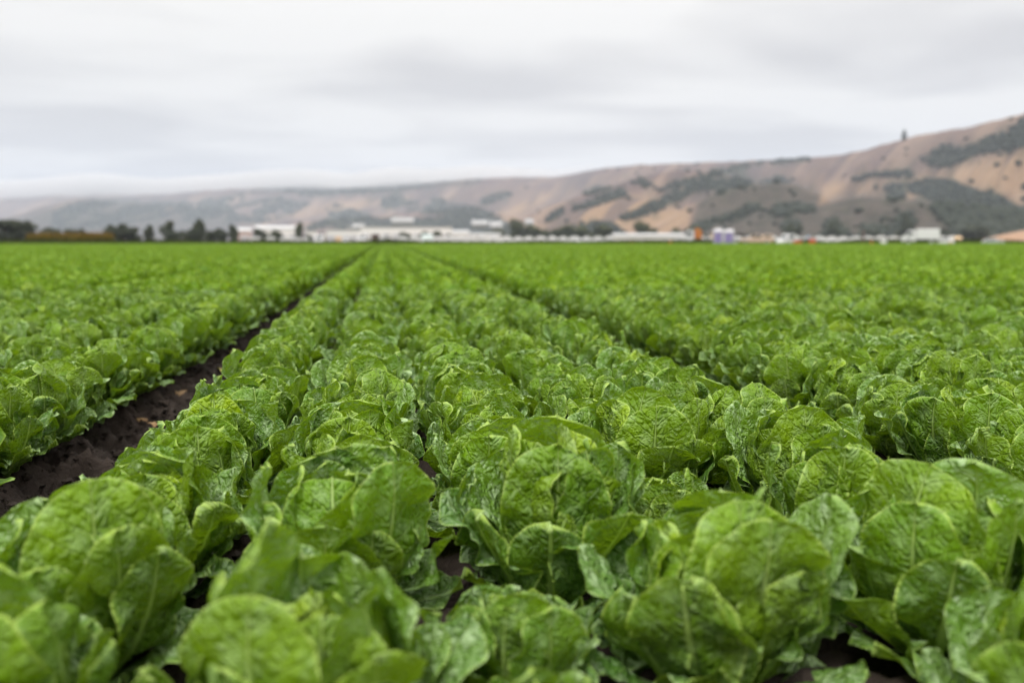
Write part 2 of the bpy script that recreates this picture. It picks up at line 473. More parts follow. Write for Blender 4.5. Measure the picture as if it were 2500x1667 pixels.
# ------------------------------------------------------------------ hills
skyline = [(-900, 500), (-400, 490), (0, 482), (100, 478), (200, 474), (240, 470), (330, 474), (420, 472), (520, 464), (640, 457), (770, 454),
           (860, 458), (960, 448), (1100, 440), (1200, 434), (1300, 431), (1360, 431), (1400, 424), (1480, 409), (1550, 402), (1650, 399), (1800, 393),
           (1900, 390), (1980, 384), (2043, 378), (2101, 365), (2144, 352), (2187, 342), (2216, 333), (2273, 322), (2345, 311), (2416, 293), (2500, 271), (2800, 220), (3300, 190)]
#           name  distance  front width  polyline of (px, py)
ridges = [
    ('back', [(-900, 11500), (0, 10000), (600, 7600), (1250, 5000), (1600, 3800), (2000, 2800), (2500, 2000), (3300, 1700)], 0.36, skyline),
    ('mid_left', [(-900, 7500), (600, 5600), (3300, 4000)], 0.22, [(-900, 575), (0, 540), (60, 520), (120, 500), (210, 484), (300, 494), (420, 500), (520, 505), (700, 530), (900, 560), (1100, 590), (3300, 620)]),
    ('foot', [(-900, 5200), (1200, 3400), (3300, 2000)], 0.20, [(-900, 592), (500, 575), (700, 545), (850, 530), (1000, 520), (1150, 505), (1230, 520), (1330, 545), (1450, 590), (3300, 600)]),
    ('spur', [(-900, 2400), (3300, 2100)], 0.25, [(-900, 620), (1150, 590), (1250, 545), (1350, 500), (1450, 465), (1560, 430), (1650, 412), (1750, 420), (1850, 450), (2050, 500), (3300, 610)]),
    ('knoll', [(-900, 1750), (3300, 1750)], 0.20, [(-900, 620), (1300, 600), (1380, 545), (1450, 505), (1536, 480), (1600, 490), (1680, 520), (1760, 580), (3300, 620)]),
    ('scrub_hill', [(-900, 1350), (3300, 1350)], 0.24, [(-900, 620), (1500, 610), (1600, 560), (1690, 498), (1755, 464), (1830, 450), (1898, 446), (1946, 455), (2000, 478), (2070, 520), (2150, 560), (2300, 590), (3300, 620)]),
    ('scrub_hill2', [(-900, 1150), (3300, 1150)], 0.22, [(-900, 620), (1850, 600), (1940, 540), (1986, 508), (2040, 490), (2086, 481), (2158, 481), (2273, 494), (2360, 500), (2500, 520), (2700, 540), (3300, 560)]),
]
NA, ND = 560, 260
az = np.linspace(R(-38), R(58), NA)
dd = 780 * (13500 / 780) ** (np.linspace(0, 1, ND))
AZ, DD = np.meshgrid(az, dd, indexing='ij')
# column of every azimuth at the horizon row
pxg = np.linspace(-1500, 4200, 400)
azg = np.array([azimuth(p) for p in pxg])
ok = np.diff(azg, prepend=azg[0] - 1) > 0
PXc = np.interp(az, azg, pxg)
H = np.zeros_like(AZ)
def zrow(px, py, dist):
    v = np.stack([(px - 1250) / FPX, -(py - 833.5) / FPX, -np.ones_like(px)], 1) @ Rm.T
    return HC + dist * v[:, 2] / np.hypot(v[:, 0], v[:, 1])
for i, (nm, dist, wf, line) in enumerate(ridges):
    D = np.interp(PXc, [p[0] for p in dist], [p[1] for p in dist])
    wob = 1 + 0.05 * noise(PXc / 170, 0 * PXc, 0, 40 + i)
    D = D * wob
    py = np.interp(PXc, [p[0] for p in line], [p[1] for p in line]) + 1.2 * noise(PXc / 22, PXc * 0, 0, 60 + i)
    top = np.maximum(zrow(PXc, py, D), 0)
    t = (DD - D[:, None]) / (D[:, None] * wf)
    prof = np.where(t < 0, sstep(-1.0, 0.12, t) / sstep(-1.0, 0.12, np.array(0.0)), 1 - 0.75 * sstep(0, 2.2, t))
    prof = np.where(t < -1, 0, prof)
    # spurs and gullies run down the slope and die out at the crest
    qx = AZ * 20 - np.log(DD) * 8; gul = -np.abs(fbm(qx, np.log(DD) * 3, 0, 80 + i, 3)) * 0.45 + fbm(qx * 3.1, np.log(DD) * 9, 0, 90 + i, 3) * 0.08
    prof = prof * (1 + gul * sstep(0.0, -0.45, t) * (t < 0))
    H = np.maximum(H, top[:, None] * prof)
H = H - 0.6
V = np.stack([np.sin(AZ) * DD, np.cos(AZ) * DD, H], -1).reshape(-1, 3)
def grid_faces(a, b):
    i = np.arange(a - 1)[:, None] * b + np.arange(b - 1)[None]
    return np.stack([i, i + b, i + b + 1, i + 1], -1).reshape(-1, 4)
PX, PY, _d = project(V)
def in_poly(px, py, poly):
    r = np.zeros(px.shape, bool); n = len(poly)
    for i in range(n):
        x0, y0 = poly[i]; x1, y1 = poly[(i + 1) % n]
        if y0 == y1: continue
        c = ((y0 > py) != (y1 > py)) & (px < (x1 - x0) * (py - y0) / (y1 - y0) + x0)
        r ^= c
    return r
wood_polys = [
    [(1512, 541), (1530, 520), (1550, 518), (1600, 490), (1650, 465), (1700, 445), (1760, 438), (1800, 430), (1838, 445), (1832, 458), (1780, 462), (1770, 476), (1752, 474), (1755, 462), (1700, 468), (1640, 500), (1590, 524), (1550, 536)],
    [(1855, 440), (1900, 432), (1935, 438), (1940, 448), (1860, 446)],
    [(1390, 512), (1430, 495), (1480, 475), (1520, 460), (1535, 476), (1500, 490), (1440, 505), (1400, 515)],
    [(1335, 535), (1350, 520), (1375, 508), (1378, 520), (1350, 540), (1330, 545)],
    [(1360, 575), (1400, 552), (1450, 540), (1490, 543), (1520, 560), (1530, 578), (1360, 580)],
    [(2075, 440), (2110, 425), (2150, 418), (2180, 420), (2215, 410), (2235, 425), (2230, 436), (2180, 432), (2140, 430), (2100, 440)],
    [(2165, 452), (2230, 448), (2260, 437), (2330, 443), (2390, 472), (2425, 468), (2440, 480), (2470, 500), (2520, 515), (2520, 585), (2300, 585), (2330, 560), (2300, 540), (2270, 510), (2290, 495), (2240, 475), (2205, 465), (2210, 490), (2165, 492), (2162, 470)],
    [(2250, 385), (2310, 355), (2350, 362), (2400, 340), (2460, 325), (2500, 290), (2560, 280), (2560, 345), (2480, 365), (2400, 375), (2340, 400), (2290, 412), (2265, 400)],
    [(2185, 560), (2190, 530), (2215, 520), (2232, 535), (2225, 560)],
    [(1690, 560), (1700, 545), (1760, 530), (1830, 505), (1850, 498), (1855, 515), (1800, 532), (1740, 552), (1700, 570)],
    [(1875, 520), (1900, 500), (1950, 495), (1985, 505), (1990, 518), (1930, 520), (1935, 530), (1890, 528)],
    [(1905, 560), (1920, 540), (1950, 538), (1955, 555), (1940, 570)],
    [(2000, 578), (2020, 545), (2035, 535), (2060, 560), (2075, 580)],
    [(2090, 582), (2110, 555), (2150, 553), (2200, 566), (2210, 582)],
    [(1000, 500), (1030, 490), (1075, 485), (1100, 497), (1150, 505), (1200, 520), (1260, 560), (1350, 575), (1350, 586), (1000, 586), (980, 540)],
    [(1170, 490), (1200, 475), (1245, 470), (1250, 478), (1220, 492), (1180, 500)],
    [(560, 520), (610, 490), (680, 480), (760, 500), (720, 520), (640, 545), (540, 545)],
    [(440, 515), (520, 490), (600, 470), (600, 500), (560, 520), (480, 545), (430, 540)],
    [(130, 520), (200, 490), (300, 488), (420, 495), (520, 485), (400, 530), (330, 545), (230, 555), (120, 560)],
    [(740, 555), (800, 530), (820, 500), (860, 512), (930, 535), (960, 530), (1010, 550), (1010, 560), (740, 560)],
    [(925, 490), (960, 475), (1010, 490), (1040, 505), (1000, 500), (940, 515)],
    [(640, 462), (720, 455), (820, 462), (900, 458), (960, 450), (1050, 445), (1050, 456), (940, 470), (860, 472), (760, 478)],
    [(1600, 470), (1640, 445), (1700, 432), (1790, 405), (1850, 395), (1870, 398), (1800, 418), (1700, 446)],
    [(1870, 400), (1900, 388), (1980, 386), (1975, 394), (1900, 400)],
    [(1540, 445), (1560, 435), (1600, 450), (1580, 460)],
    [(1425, 470), (1450, 455), (1500, 460), (1440, 480)],
]
scrub_polys = [
    [(1684, 590), (1690, 530), (1700, 495), (1755, 465), (1830, 448), (1900, 444), (1946, 452), (2004, 478), (1985, 505), (2040, 488), (2090, 478), (2160, 480), (2280, 492), (2330, 520), (2350, 590)],
    [(-400, 600), (-100, 560), (60, 525), (180, 492), (310, 492), (430, 505), (520, 520), (600, 535), (560, 600)],
    [(560, 470), (700, 455), (860, 458), (1000, 447), (1180, 440), (1180, 450), (1000, 462), (860, 474), (700, 474)],
]
gold_polys = [
    [(1300, 560), (1380, 520), (1450, 500), (1536, 478), (1620, 480), (1650, 470), (1700, 460), (1680, 500), (1684, 560), (1620, 570), (1330, 575)],
    [(1940, 445), (2100, 445), (2230, 440), (2400, 385), (2560, 360), (2560, 500), (2460, 495), (2300, 440), (2250, 490), (2060, 480), (1985, 510), (2000, 470)],
    [(560, 545), (760, 505), (900, 490), (1000, 480), (1000, 500), (760, 530), (600, 560)],
    [(1180, 545), (1260, 500), (1400, 450), (1420, 470), (1300, 520), (1220, 560)],
    [(340, 535), (440, 495), (450, 505), (400, 530)],
]
jx = PX + 7 * fbm(PX / 16, PY / 9, 0, 7, 3); jy = PY + 4 * fbm(PX / 16, PY / 9, 0, 9, 3)
def cover(polys, jx, jy):
    r = np.zeros(jx.shape, bool)
    for p in polys: r |= in_poly(jx, jy, p)
    return r.astype(float)
brk = fbm(PX / 46 + PY / 30, PY / 16, 0, 77, 3)
wood = cover(wood_polys, jx, jy) * ((brk > -0.5) | (PX > 1250))
scat = (fbm(V[:, 0] / 60, V[:, 1] / 60, 0, 3, 3) > 1.02).astype(float)
wood = np.maximum(wood, scat * (DD.ravel() < 9000) * 0.8)
scrub = cover(scrub_polys, jx, jy)
gold = cover(gold_polys, jx, jy)
def blur(a, n=1):
    a = a.reshape(NA, ND)
    for _ in range(n):
        b = np.pad(a, 1, mode='edge'); a = (b[1:-1, 1:-1] * 2 + b[:-2, 1:-1] + b[2:, 1:-1] + b[1:-1, :-2] + b[1:-1, 2:]) / 6
    return a.ravel()
hm = mesh_np('hills', V, grid_faces(NA, ND), M_HILL)
attr(hm, 'wood', blur(wood) * 0.9); attr(hm, 'scrub', blur(scrub, 2)); attr(hm, 'gold', blur(gold, 4))
qx_ = (AZ * 20 - np.log(DD) * 8).ravel(); ld_ = np.log(DD).ravel()
attr(hm, 'streak', fbm(qx_ * 2.0, ld_ * 5, 0, 123, 4, 0.6) * 0.5 + 0.5)
hills = tag(obj('hills', hm), kind='structure')

# woodland on the slopes: rounded canopies by the thousand, one mass
ico_v, ico_f = None, None
def icosphere():
    import bmesh
    bm = bmesh.new(); bmesh.ops.create_icosphere(bm, subdivisions=2, radius=1)
    v = np.array([x.co[:] for x in bm.verts]); f = np.array([[q.index for q in p.verts] for p in bm.faces]); bm.free()
    return v, f
ico_v, ico_f = icosphere()
from mathutils.bvhtree import BVHTree
hb = BVHTree.FromPolygons([tuple(p) for p in V], [tuple(f) for f in grid_faces(NA, ND)])
pts = []
cand = nr.rand(42000, 2) * np.array([2700, 330]) + np.array([-100, 260])
cx_ = cand[:, 0] + 5 * noise(cand[:, 0] / 12, cand[:, 1] / 7, 0, 21); cy_ = cand[:, 1] + 3 * noise(cand[:, 0] / 12, cand[:, 1] / 7, 0, 22)
keep = (cover(wood_polys, cx_, cy_) > 0) & ((fbm(cand[:, 0] / 46 + cand[:, 1] / 30, cand[:, 1] / 16, 0, 77, 3) > -0.5) | (cand[:, 0] > 1250))
loose = (~keep) & (nr.rand(len(cand)) < 0.006)
for (p, q), k in zip(cand[keep | loose], keep[keep | loose]):
    d = ray(p, q).normalized()
    hit = hb.ray_cast(Vector((0, 0, HC)), d, 15000)
    if hit[0] is not None: pts.append(hit[0])
VV, FF = [], []
base = 0
for p in pts:
    dist = math.hypot(p.x, p.y)
    s = rnd.uniform(2.4, 5.4) * (0.7 + dist / 3500)
    nz_ = 1 + 0.28 * noise(ico_v[:, 0] * 1.7 + p.x, ico_v[:, 1] * 1.7 + p.y, ico_v[:, 2] * 1.7, 4)
    v = ico_v * nz_[:, None] * np.array([s, s, s * rnd.uniform(0.55, 0.9)]) + np.array([p.x, p.y, p.z + s * 0.35])
    VV.append(v); FF.append(ico_f + base); base += len(v)
    if base > 42 * 11000: break
wm = mesh_np('oak_woodland', np.concatenate(VV), np.concatenate(FF), M_WOODLAND, True)
tag(obj('oak_woodland', wm), 'dark oak woodland in patches and strips on the dry hillsides', 'woodland', kind='stuff')

# ------------------------------------------------------------------ valley floor and field soil
def sheet(name, x0, x1, y0, y1, z, mat):
    return MB().add([(x0, y0, z), (x1, y0, z), (x1, y1, z), (x0, y1, z)], [(0, 1, 2, 3)]).build(name, mat)
tag(sheet('ground', -13000, 13000, -300, 14200, -0.32, M_VALLEY), kind='structure')

ROW_A = -0.385; SP = 0.308; GAP = 0.73; PERIOD = 4 * SP + GAP
FIELD_END = 116.0
GAP_L, GAP_O = 0.72, 0.57
PERIOD = 4 * SP + GAP_O
FURROW0 = ROW_A - GAP_L / 2
def bed_row_x(bed, row):
    x = ROW_A + bed * PERIOD + row * SP
    return x if bed >= 0 else x - (GAP_L - GAP_O)
def soil_z(x, y):
    """bed tops at 0, furrows sunk"""
    xx = np.where(x > FURROW0, x - (ROW_A - GAP_O / 2), x - (ROW_A - GAP_L + GAP_O / 2))
    u = np.mod(xx + PERIOD / 2, PERIOD) - PERIOD / 2
    u0 = (x - FURROW0) * 0.62
    u = np.where(np.abs(x - FURROW0) < 0.42, u0, np.where(np.abs(x - FURROW0) < 0.7, 1, u))
    return -0.085 * (1 - sstep(0.07, 0.24, np.abs(u)))
xs = np.concatenate([np.linspace(-70, -2.2, 90), np.arange(-2.1, -0.05, 0.0125), np.arange(-0.05, 3.2, 0.05), np.linspace(3.4, 110, 130)])
ys = np.concatenate([np.linspace(-2, 0.4, 8), np.arange(0.45, 4.2, 0.016), np.arange(4.2, 9, 0.05), np.linspace(9.2, FIELD_END + 2, 120)])
X, Y = np.meshgrid(xs, ys, indexing='ij')
Z = soil_z(X, Y)
nearm = (Y < 9) & (X > -2.3) & (X < 3.3)
lump = 0.034 * fbm(X * 14, Y * 14, 0, 31, 3, 0.55) + 0.026 * np.abs(fbm(X * 34, Y * 34, 0, 33, 2)) + 0.02 * noise(X * 3, Y * 3, 0, 35)
Z = Z + np.where(nearm, lump, 0.01 * noise(X * 2, Y * 2, 0, 36)) - np.where(nearm, 0, 0.02)
sm = mesh_np('field_soil', np.stack([X, Y, Z], -1).reshape(-1, 3), grid_faces(len(xs), len(ys)), M_SOIL)
tag(obj('field_soil', sm), kind='structure')

# crumbs and clods lying in the bare furrow
oct_v, oct_f = ico_v[:12], None
import bmesh
bm = bmesh.new(); bmesh.ops.create_icosphere(bm, subdivisions=1, radius=1)
oct_v = np.array([x.co[:] for x in bm.verts]); oct_f = np.array([[q.index for q in p.verts] for p in bm.faces]); bm.free()
VV, FF, base = [], [], 0
for i in range(9000):
    y = 0.6 + 6.5 * nr.rand() ** 1.6; x = FURROW0 + nr.randn() * 0.19
    s = 0.002 + 0.015 * nr.rand() ** 3.0
    z = float(soil_z(np.array(x), y)) + 0.006
    z += float(0.034 * fbm(x * 14, y * 14, 0, 31, 3, 0.55) + 0.026 * abs(fbm(x * 34, y * 34, 0, 33, 2)) + 0.02 * noise(x * 3, y * 3, 0, 35))
    v = oct_v * (1 + 0.35 * nr.randn(12, 1)) * s * np.array([1, 1, .75]) + np.array([x, y, z])
    VV.append(v); FF.append(oct_f + base); base += 12
cm = mesh_np('soil_clods', np.concatenate(VV), np.concatenate(FF), M_SOIL, False)
tag(obj('soil_clods', cm), 'loose dark soil crumbs and clods scattered in the bare furrow', 'soil clods', kind='stuff')

# ------------------------------------------------------------------ lettuce leaves
def leaf(seed, L, W, phi0, phi1, cup, ruffle, nu, nv, age, power=1.3, r0=0.012):
    """one romaine leaf, base at the plant axis, growing towards +X; phi = lean from the vertical along its length"""
    rg = np.random.RandomState(seed)
    t = np.linspace(0, 1, nv + 1); t = t + 0.30 * t * (1 - t) * (0.35 + t); u = np.linspace(-1, 1, nu + 1)
    # crowd the samples a little towards the margin
    u = np.sign(u) * np.abs(u) ** 0.85
    phi = phi0 + (phi1 - phi0) * t ** power + R(6) * noise(t * 2.5, t * 0, 0, seed)
    ds = np.diff(t) * L
    r = r0 + np.concatenate([[0], np.cumsum(np.sin((phi[1:] + phi[:-1]) / 2) * ds)])
    z = np.concatenate([[0], np.cumsum(np.cos((phi[1:] + phi[:-1]) / 2) * ds)])
    peak = rg.uniform(0.56, 0.66)
    grow = 0.20 + 0.80 * sstep(-0.05, peak, t) ** 0.9
    e = rg.uniform(1.85, 2.2)
    tip = np.where(t > peak, np.clip(1 - ((t - peak) / (1 - peak)) ** e, 0, 1) ** (1 / e), 1)
    half = W / 2 * grow * np.maximum(tip, 0.0)
    jag = 1 + 0.018 * noise(t * 9, t * 0, 0, seed + 3)
    T, U = np.meshgrid(t, u, indexing='ij')
    s_ = U * (half * jag)[:, None]
    s_ = s_ * (1 + 0.014 * noise(T * 16, np.sign(U) * 5, 0, seed + 5) * np.abs(U) ** 4)
    k = cup * (0.75 + 0.6 * (1 - T)) + 0.01
    lat = np.sin(k * s_) / k; rise = (1 - np.cos(k * s_)) / k
    # edges of the blade relax outwards again
    rise = rise - 0.35 * cup * np.abs(s_) ** 2.6 * 6 * sstep(0.35, 1, T)
    ph = rg.uniform(0, 6.28, 6); kk = rg.uniform(1.6, 2.8, 2)
    sd = (U > 0)
    wave = np.where(sd, np.sin(6.28 * kk[0] * T + ph[0]) + 0.45 * np.sin(6.28 * kk[0] * 2.3 * T + ph[1]), np.sin(6.28 * kk[1] * T + ph[2]) + 0.45 * np.sin(6.28 * kk[1] * 2.1 * T + ph[3]))
    nrm = ruffle * np.abs(U) ** 2.5 * sstep(0.15, 0.6, T) * wave
    nrm = nrm + 0.013 * noise(s_ * 22, T * L * 22, 0, seed + 7) * sstep(0, 0.3, np.abs(U))
    met = T * L
    ribw = np.interp(T, [0, 1], [0.011, 0.002])
    ribm = np.exp(-(s_ / ribw) ** 2)
    bl = 0.0020 * fbm(s_ * 62, met * 62, 0, seed + 9, 2, 0.6) + 0.0014 * np.abs(noise(s_ * 105, met * 105, 0, seed + 11))
    # pockets between the side veins
    vein = np.abs(np.mod((met - 0.95 * np.abs(s_) + 2.5 * s_ ** 2) * 36 + 0.22 * np.sign(s_), 1) - 0.5) * 2
    bl = bl - 0.0018 * sstep(0.5, 1.0, vein) * np.exp(-np.abs(s_) / 0.05)
    nrm = nrm + bl * (1 - ribm) * sstep(0.1, 0.35, T) - 0.0035 * ribm * (1 - T)
    off = rise + nrm
    # sideways sway
    sway = rg.uniform(-1, 1) * 0.018 * T ** 2
    cp, sp_ = np.cos(phi)[:, None], np.sin(phi)[:, None]
    x = r[:, None] - cp * off; zz = z[:, None] + sp_ * off; y = lat + sway
    tw = rg.uniform(-0.35, 0.35) * T
    # tip turned over a little outwards or inwards
    P = np.stack([x, y * np.cos(tw), zz + y * np.sin(tw) * 0.5], -1).reshape(-1, 3)
    edge = np.minimum((half[:, None] - np.abs(U) * half[:, None]), (1 - T) * L).ravel()
    uvm = np.stack([U * half[:, None], met], -1).reshape(-1, 2)
    F = grid_faces(nv + 1, nu + 1)[:, ::-1]
    return P, F, uvm, edge, np.full(len(P), age)
def leaf_mesh(parts, name, mat):
    V = np.concatenate([p[0] for p in parts]); F = []; b = 0
    for p in parts: F.append(p[1] + b); b += len(p[0])
    F = np.concatenate(F)
    m = mesh_np(name, V, F, mat)
    uvm = np.concatenate([p[2] for p in parts])
    ul = m.uv_layers.new(name='UVMap'); ul.data.foreach_set('uv', uvm[F.ravel()].astype(np.float32).ravel())
    attr(m, 'edge', np.concatenate([p[3] for p in parts])); attr(m, 'age', np.concatenate([p[4] for p in parts]))
    return m
#        n   L      W      phi0 phi1  cup ruffle age  power
LAYERS = [
    (5, 0.182, 0.098, 5, -40, 14, 0.004, 0.00, 1.6),
    (6, 0.228, 0.136, 13, -46, 11.5, 0.005, 0.15, 1.8),
    (7, 0.250, 0.160, 23, -27, 9.5, 0.007, 0.36, 1.8),
    (8, 0.243, 0.152, 34, -11, 8.5, 0.008, 0.58, 1.6),
    (9, 0.205, 0.124, 46, 19, 7.5, 0.009, 0.78, 1.4),
    (7, 0.155, 0.092, 58, 70, 6.5, 0.009, 0.95, 1.2),
]
NVAR = 16
def layer_args(li, k, nu, nv):
    n, L, W, p0, p1, cup, ruf, age, pw = LAYERS[li]
    q = random.Random(1000 * li + k)
    return dict(seed=li * 100 + k + 1, L=L * q.uniform(0.88, 1.1), W=W * q.uniform(0.85, 1.15), phi0=R(p0 + q.uniform(-6, 6)), phi1=R(p1 + q.uniform(-16, 16)),
                cup=cup * q.uniform(0.6, 1.25), ruffle=ruf * q.uniform(0.6, 1.5), nu=nu, nv=nv, age=age + q.uniform(-.08, .08), power=pw, r0=0.006 + 0.004 * li)
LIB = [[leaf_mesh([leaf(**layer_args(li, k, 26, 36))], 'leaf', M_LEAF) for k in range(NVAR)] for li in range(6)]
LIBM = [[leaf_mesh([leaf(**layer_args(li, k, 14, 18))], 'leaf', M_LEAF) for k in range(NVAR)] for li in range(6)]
def plant_spec(q, open_=0.0, skirt=0):
    """which leaf goes where: (layer, variant, azimuth, scale, tilt)"""
    out = []; a = q.uniform(0, 6.28)
    for li in range(6):
        n = LAYERS[li][0] + q.choice([-1, 0, 0, 0, 1]) + (skirt if li == 5 else 0)
        for i in range(n):
            a += 2.39996 + q.uniform(-0.25, 0.25)
            out.append((li, q.randrange(NVAR), a, q.uniform(0.86, 1.1), q.uniform(-0.06, 0.06) + open_ * (0.35, 0.3, 0.2, 0.1, 0, 0)[li]))
    return out

# layout of the field
plants = []      # x, y, bed, row
hand = {         # plants close to the lens, read off the photograph: (bed,row) -> list of (x, y, scale, open)
    (0, 0): [(-0.44, 0.58, 1.0, 0), (-0.44, 0.87, 1.14, .1), (-0.43, 1.14, 1.12, .1), (-0.42, 1.40, 1.10, 0), (-0.40, 1.66, 1.08, 0), (-0.39, 1.90, 1.08, 0)],
    (0, 1): [(-0.09, 0.54, 0.88, 0), (-0.095, 0.87, 1.14, 0.2), (-0.08, 1.24, 1.18, 0.15), (-0.07, 1.50, 0.98, 0), (-0.065, 1.74, 1.10, 0)],
    (0, 2): [(0.17, 0.72, 0.72, 0), (0.16, 0.98, 0.74, 0), (0.275, 1.29, 1.2, 0.1), (0.22, 1.57, 1.1, 0), (0.23, 1.83, 1.06, 0)],
    (0, 3): [(0.44, 1.00, 1.22, 0.5), (0.515, 1.38, 0.72, 0), (0.58, 1.70, 1.20, 0.7), (0.52, 1.97, 0.98, 0)],
    (0, 4): [(0.74, 0.72, 1.0, 0.2), (0.81, 1.02, 1.24, 0.35), (0.81, 1.30, 1.04, 0), (0.86, 1.55, 1.08, 0), (0.865, 1.81, 1.08, 0)],
}
PS = 0.262
def wander(bed, row, y):
    k_ = min(1, max(0, (y - 1.3) / 4.5)); k_ = k_ * k_ * (3 - 2 * k_)
    return 0.035 + 0.045 * k_ if (bed, row) == (-1, 4) else (0.03 * k_ if (bed, row) == (-1, 3) else (-0.05 * k_ if (bed, row) == (0, 0) else 0.0))
for bed in range(-45, 60):
    for row in range(5):
        x0 = bed_row_x(bed, row)
        if (bed, row) in hand:
            for (x, y, s, o) in hand[(bed, row)]: plants.append((x, y, bed, row, s, o))
            y = hand[(bed, row)][-1][1] + PS
        else:
            y = rnd.uniform(-0.9, -0.6)
        # skip what lies far outside the picture
        while y < FIELD_END:
            lim_l, lim_r = -0.55 * y - 2.2, 1.05 * y + 2.2
            if x0 < lim_l or x0 > lim_r:
                need = ((-x0 - 2.2) / 0.55) if x0 < 0 else ((x0 - 2.2) / 1.05)
                y = max(y + PS, need); continue
            step = PS * rnd.uniform(0.92, 1.1)
            if rnd.random() > 0.012:
                plants.append((x0 + rnd.gauss(0, 0.012) + wander(bed, row, y), y, bed, row, rnd.uniform(0.98, 1.14), rnd.choice([0, 0, 0, 0, 0, 0, 0.3])))
            y += step
P = np.array([p[:6] for p in plants], float)
pxs, pys, dep = project(np.c_[P[:, 0], P[:, 1], np.full(len(P), 0.2)])
rad_px = FPX * 0.17 / np.maximum(dep, 0.05)
vis = (dep > 0.3) & (pxs > -rad_px * 0.8) & (pxs < 2500 + rad_px * 0.8) & (pys - rad_px * 0.8 < 1667)
order = np.argsort(np.where(vis, dep, 1e9))[:300]
single = np.zeros(len(P), bool); single[order] = True

def ordinal(n):
    small = ['', 'first', 'second', 'third', 'fourth', 'fifth', 'sixth', 'seventh', 'eighth', 'ninth', 'tenth', 'eleventh', 'twelfth', 'thirteenth', 'fourteenth', 'fifteenth', 'sixteenth', 'seventeenth', 'eighteenth', 'nineteenth']
    tens = ['', '', 'twenty', 'thirty', 'forty', 'fifty', 'sixty']; te = ['', '', 'twentieth', 'thirtieth', 'fortieth', 'fiftieth', 'sixtieth']
    return small[n] if n < 20 else (te[n // 10] if n % 10 == 0 else tens[n // 10] + '-' + small[n % 10])
rows = {}
for i in np.where(single)[0]: rows.setdefault((int(P[i, 2]), int(P[i, 3])), []).append(i)
SPECIAL = {((0, 3), 2): 'open-hearted lettuce', ((0, 3), 1): 'small lettuce', ((0, 3), 0): 'large lettuce'}
for (bed, row), idx in rows.items():
    idx.sort(key=lambda i: P[i, 1])
    k = bed * 5 + row
    where = ('the %s row right of the bare furrow' % ordinal(k + 1)) if k >= 0 else ('the %s row left of the bare furrow' % ordinal(-k))
    for j, i in enumerate(idx):
        x, y, _, _, s, op = P[i]
        q = random.Random(int(i) * 7 + 3)
        look = SPECIAL.get(((bed, row), j), 'romaine lettuce')
        if look == 'romaine lettuce':
            look = 'broad romaine lettuce' if s > 1.08 and k >= 0 else ('romaine lettuce' if j < 20 else 'lettuce')
        o = empty('romaine_lettuce', (x, y, -0.012), q.uniform(0, 6.28))
        o.scale = (s, s, s * q.uniform(0.94, 1.06))
        tag(o, '%s, %s from the front in %s' % (look, ordinal(j + 1), where), 'lettuce', 'romaine lettuces growing in the field rows')
        lib = LIB if dep[i] < 3.6 else LIBM
        for (li, vk, a, sc, tilt) in plant_spec(q, op, 6 if (bed, row) == (-1, 4) else (3 if (bed, row) == (0, 0) or y < 1.5 else 0)):
            c = obj('leaf', lib[li][vk], o)
            c.rotation_euler = (0, tilt, a); c.scale = (sc, sc, sc)

# the rest of the crop: one mass of thousands, instanced
def far_variant(k):
    q = random.Random(900 + k); parts = []
    for (li, vk, a, sc, tilt) in plant_spec(q, q.choice([0, 0, 0, 0.25])):
        Pp, F, uvm, e, ag = leaf(**layer_args(li, vk, 6, 9))
        ca, sa, ct, st = math.cos(a), math.sin(a), math.cos(tilt), math.sin(tilt)
        Pp = Pp * sc
        x = Pp[:, 0] * ct + Pp[:, 2] * st; z = -Pp[:, 0] * st + Pp[:, 2] * ct
        Pp = np.stack([x * ca - Pp[:, 1] * sa, x * sa + Pp[:, 1] * ca, z], 1)
        parts.append((Pp, F, uvm, e, ag))
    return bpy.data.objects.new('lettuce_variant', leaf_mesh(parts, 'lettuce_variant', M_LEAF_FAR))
lib_col = bpy.data.collections.new('lettuce_library')
for k in range(9): lib_col.objects.link(far_variant(k))
rest = P[~single]
fm = bpy.data.meshes.new('lettuce_field')
fm.vertices.add(len(rest)); fm.vertices.foreach_set('co', np.c_[rest[:, 0], rest[:, 1], np.full(len(rest), -0.012)].astype(np.float32).ravel())
attr(fm, 'psize', rest[:, 4]); attr(fm, 'prot', nr.rand(len(rest)) * 6.28)
ia = fm.attributes.new('pidx', 'INT', 'POINT'); ia.data.foreach_set('value', nr.randint(0, 9, len(rest)).astype(np.int32))
fo = obj('lettuce_field', fm)
tag(fo, 'thousands of romaine lettuces in rows running away to the edge of the field', 'lettuce crop', kind='stuff')
ng = bpy.data.node_groups.new('scatter', 'GeometryNodeTree')
ng.interface.new_socket('Geometry', in_out='INPUT', socket_type='NodeSocketGeometry')
ng.interface.new_socket('Geometry', in_out='OUTPUT', socket_type='NodeSocketGeometry')
gi = ng.nodes.new('NodeGroupInput'); go = ng.nodes.new('NodeGroupOutput')
m2p = ng.nodes.new('GeometryNodeMeshToPoints')
ci = ng.nodes.new('GeometryNodeCollectionInfo'); ci.inputs['Collection'].default_value = lib_col
ci.inputs['Separate Children'].default_value = True; ci.inputs['Reset Children'].default_value = True
ip = ng.nodes.new('GeometryNodeInstanceOnPoints'); ip.inputs['Pick Instance'].default_value = True
def named(nm, ty):
    n = ng.nodes.new('GeometryNodeInputNamedAttribute'); n.data_type = ty; n.inputs['Name'].default_value = nm; return n.outputs['Attribute']
cx = ng.nodes.new('ShaderNodeCombineXYZ')
ng.links.new(named('prot', 'FLOAT'), cx.inputs['Z'])
ng.links.new(gi.outputs[0], m2p.inputs[0]); ng.links.new(m2p.outputs[0], ip.inputs['Points'])
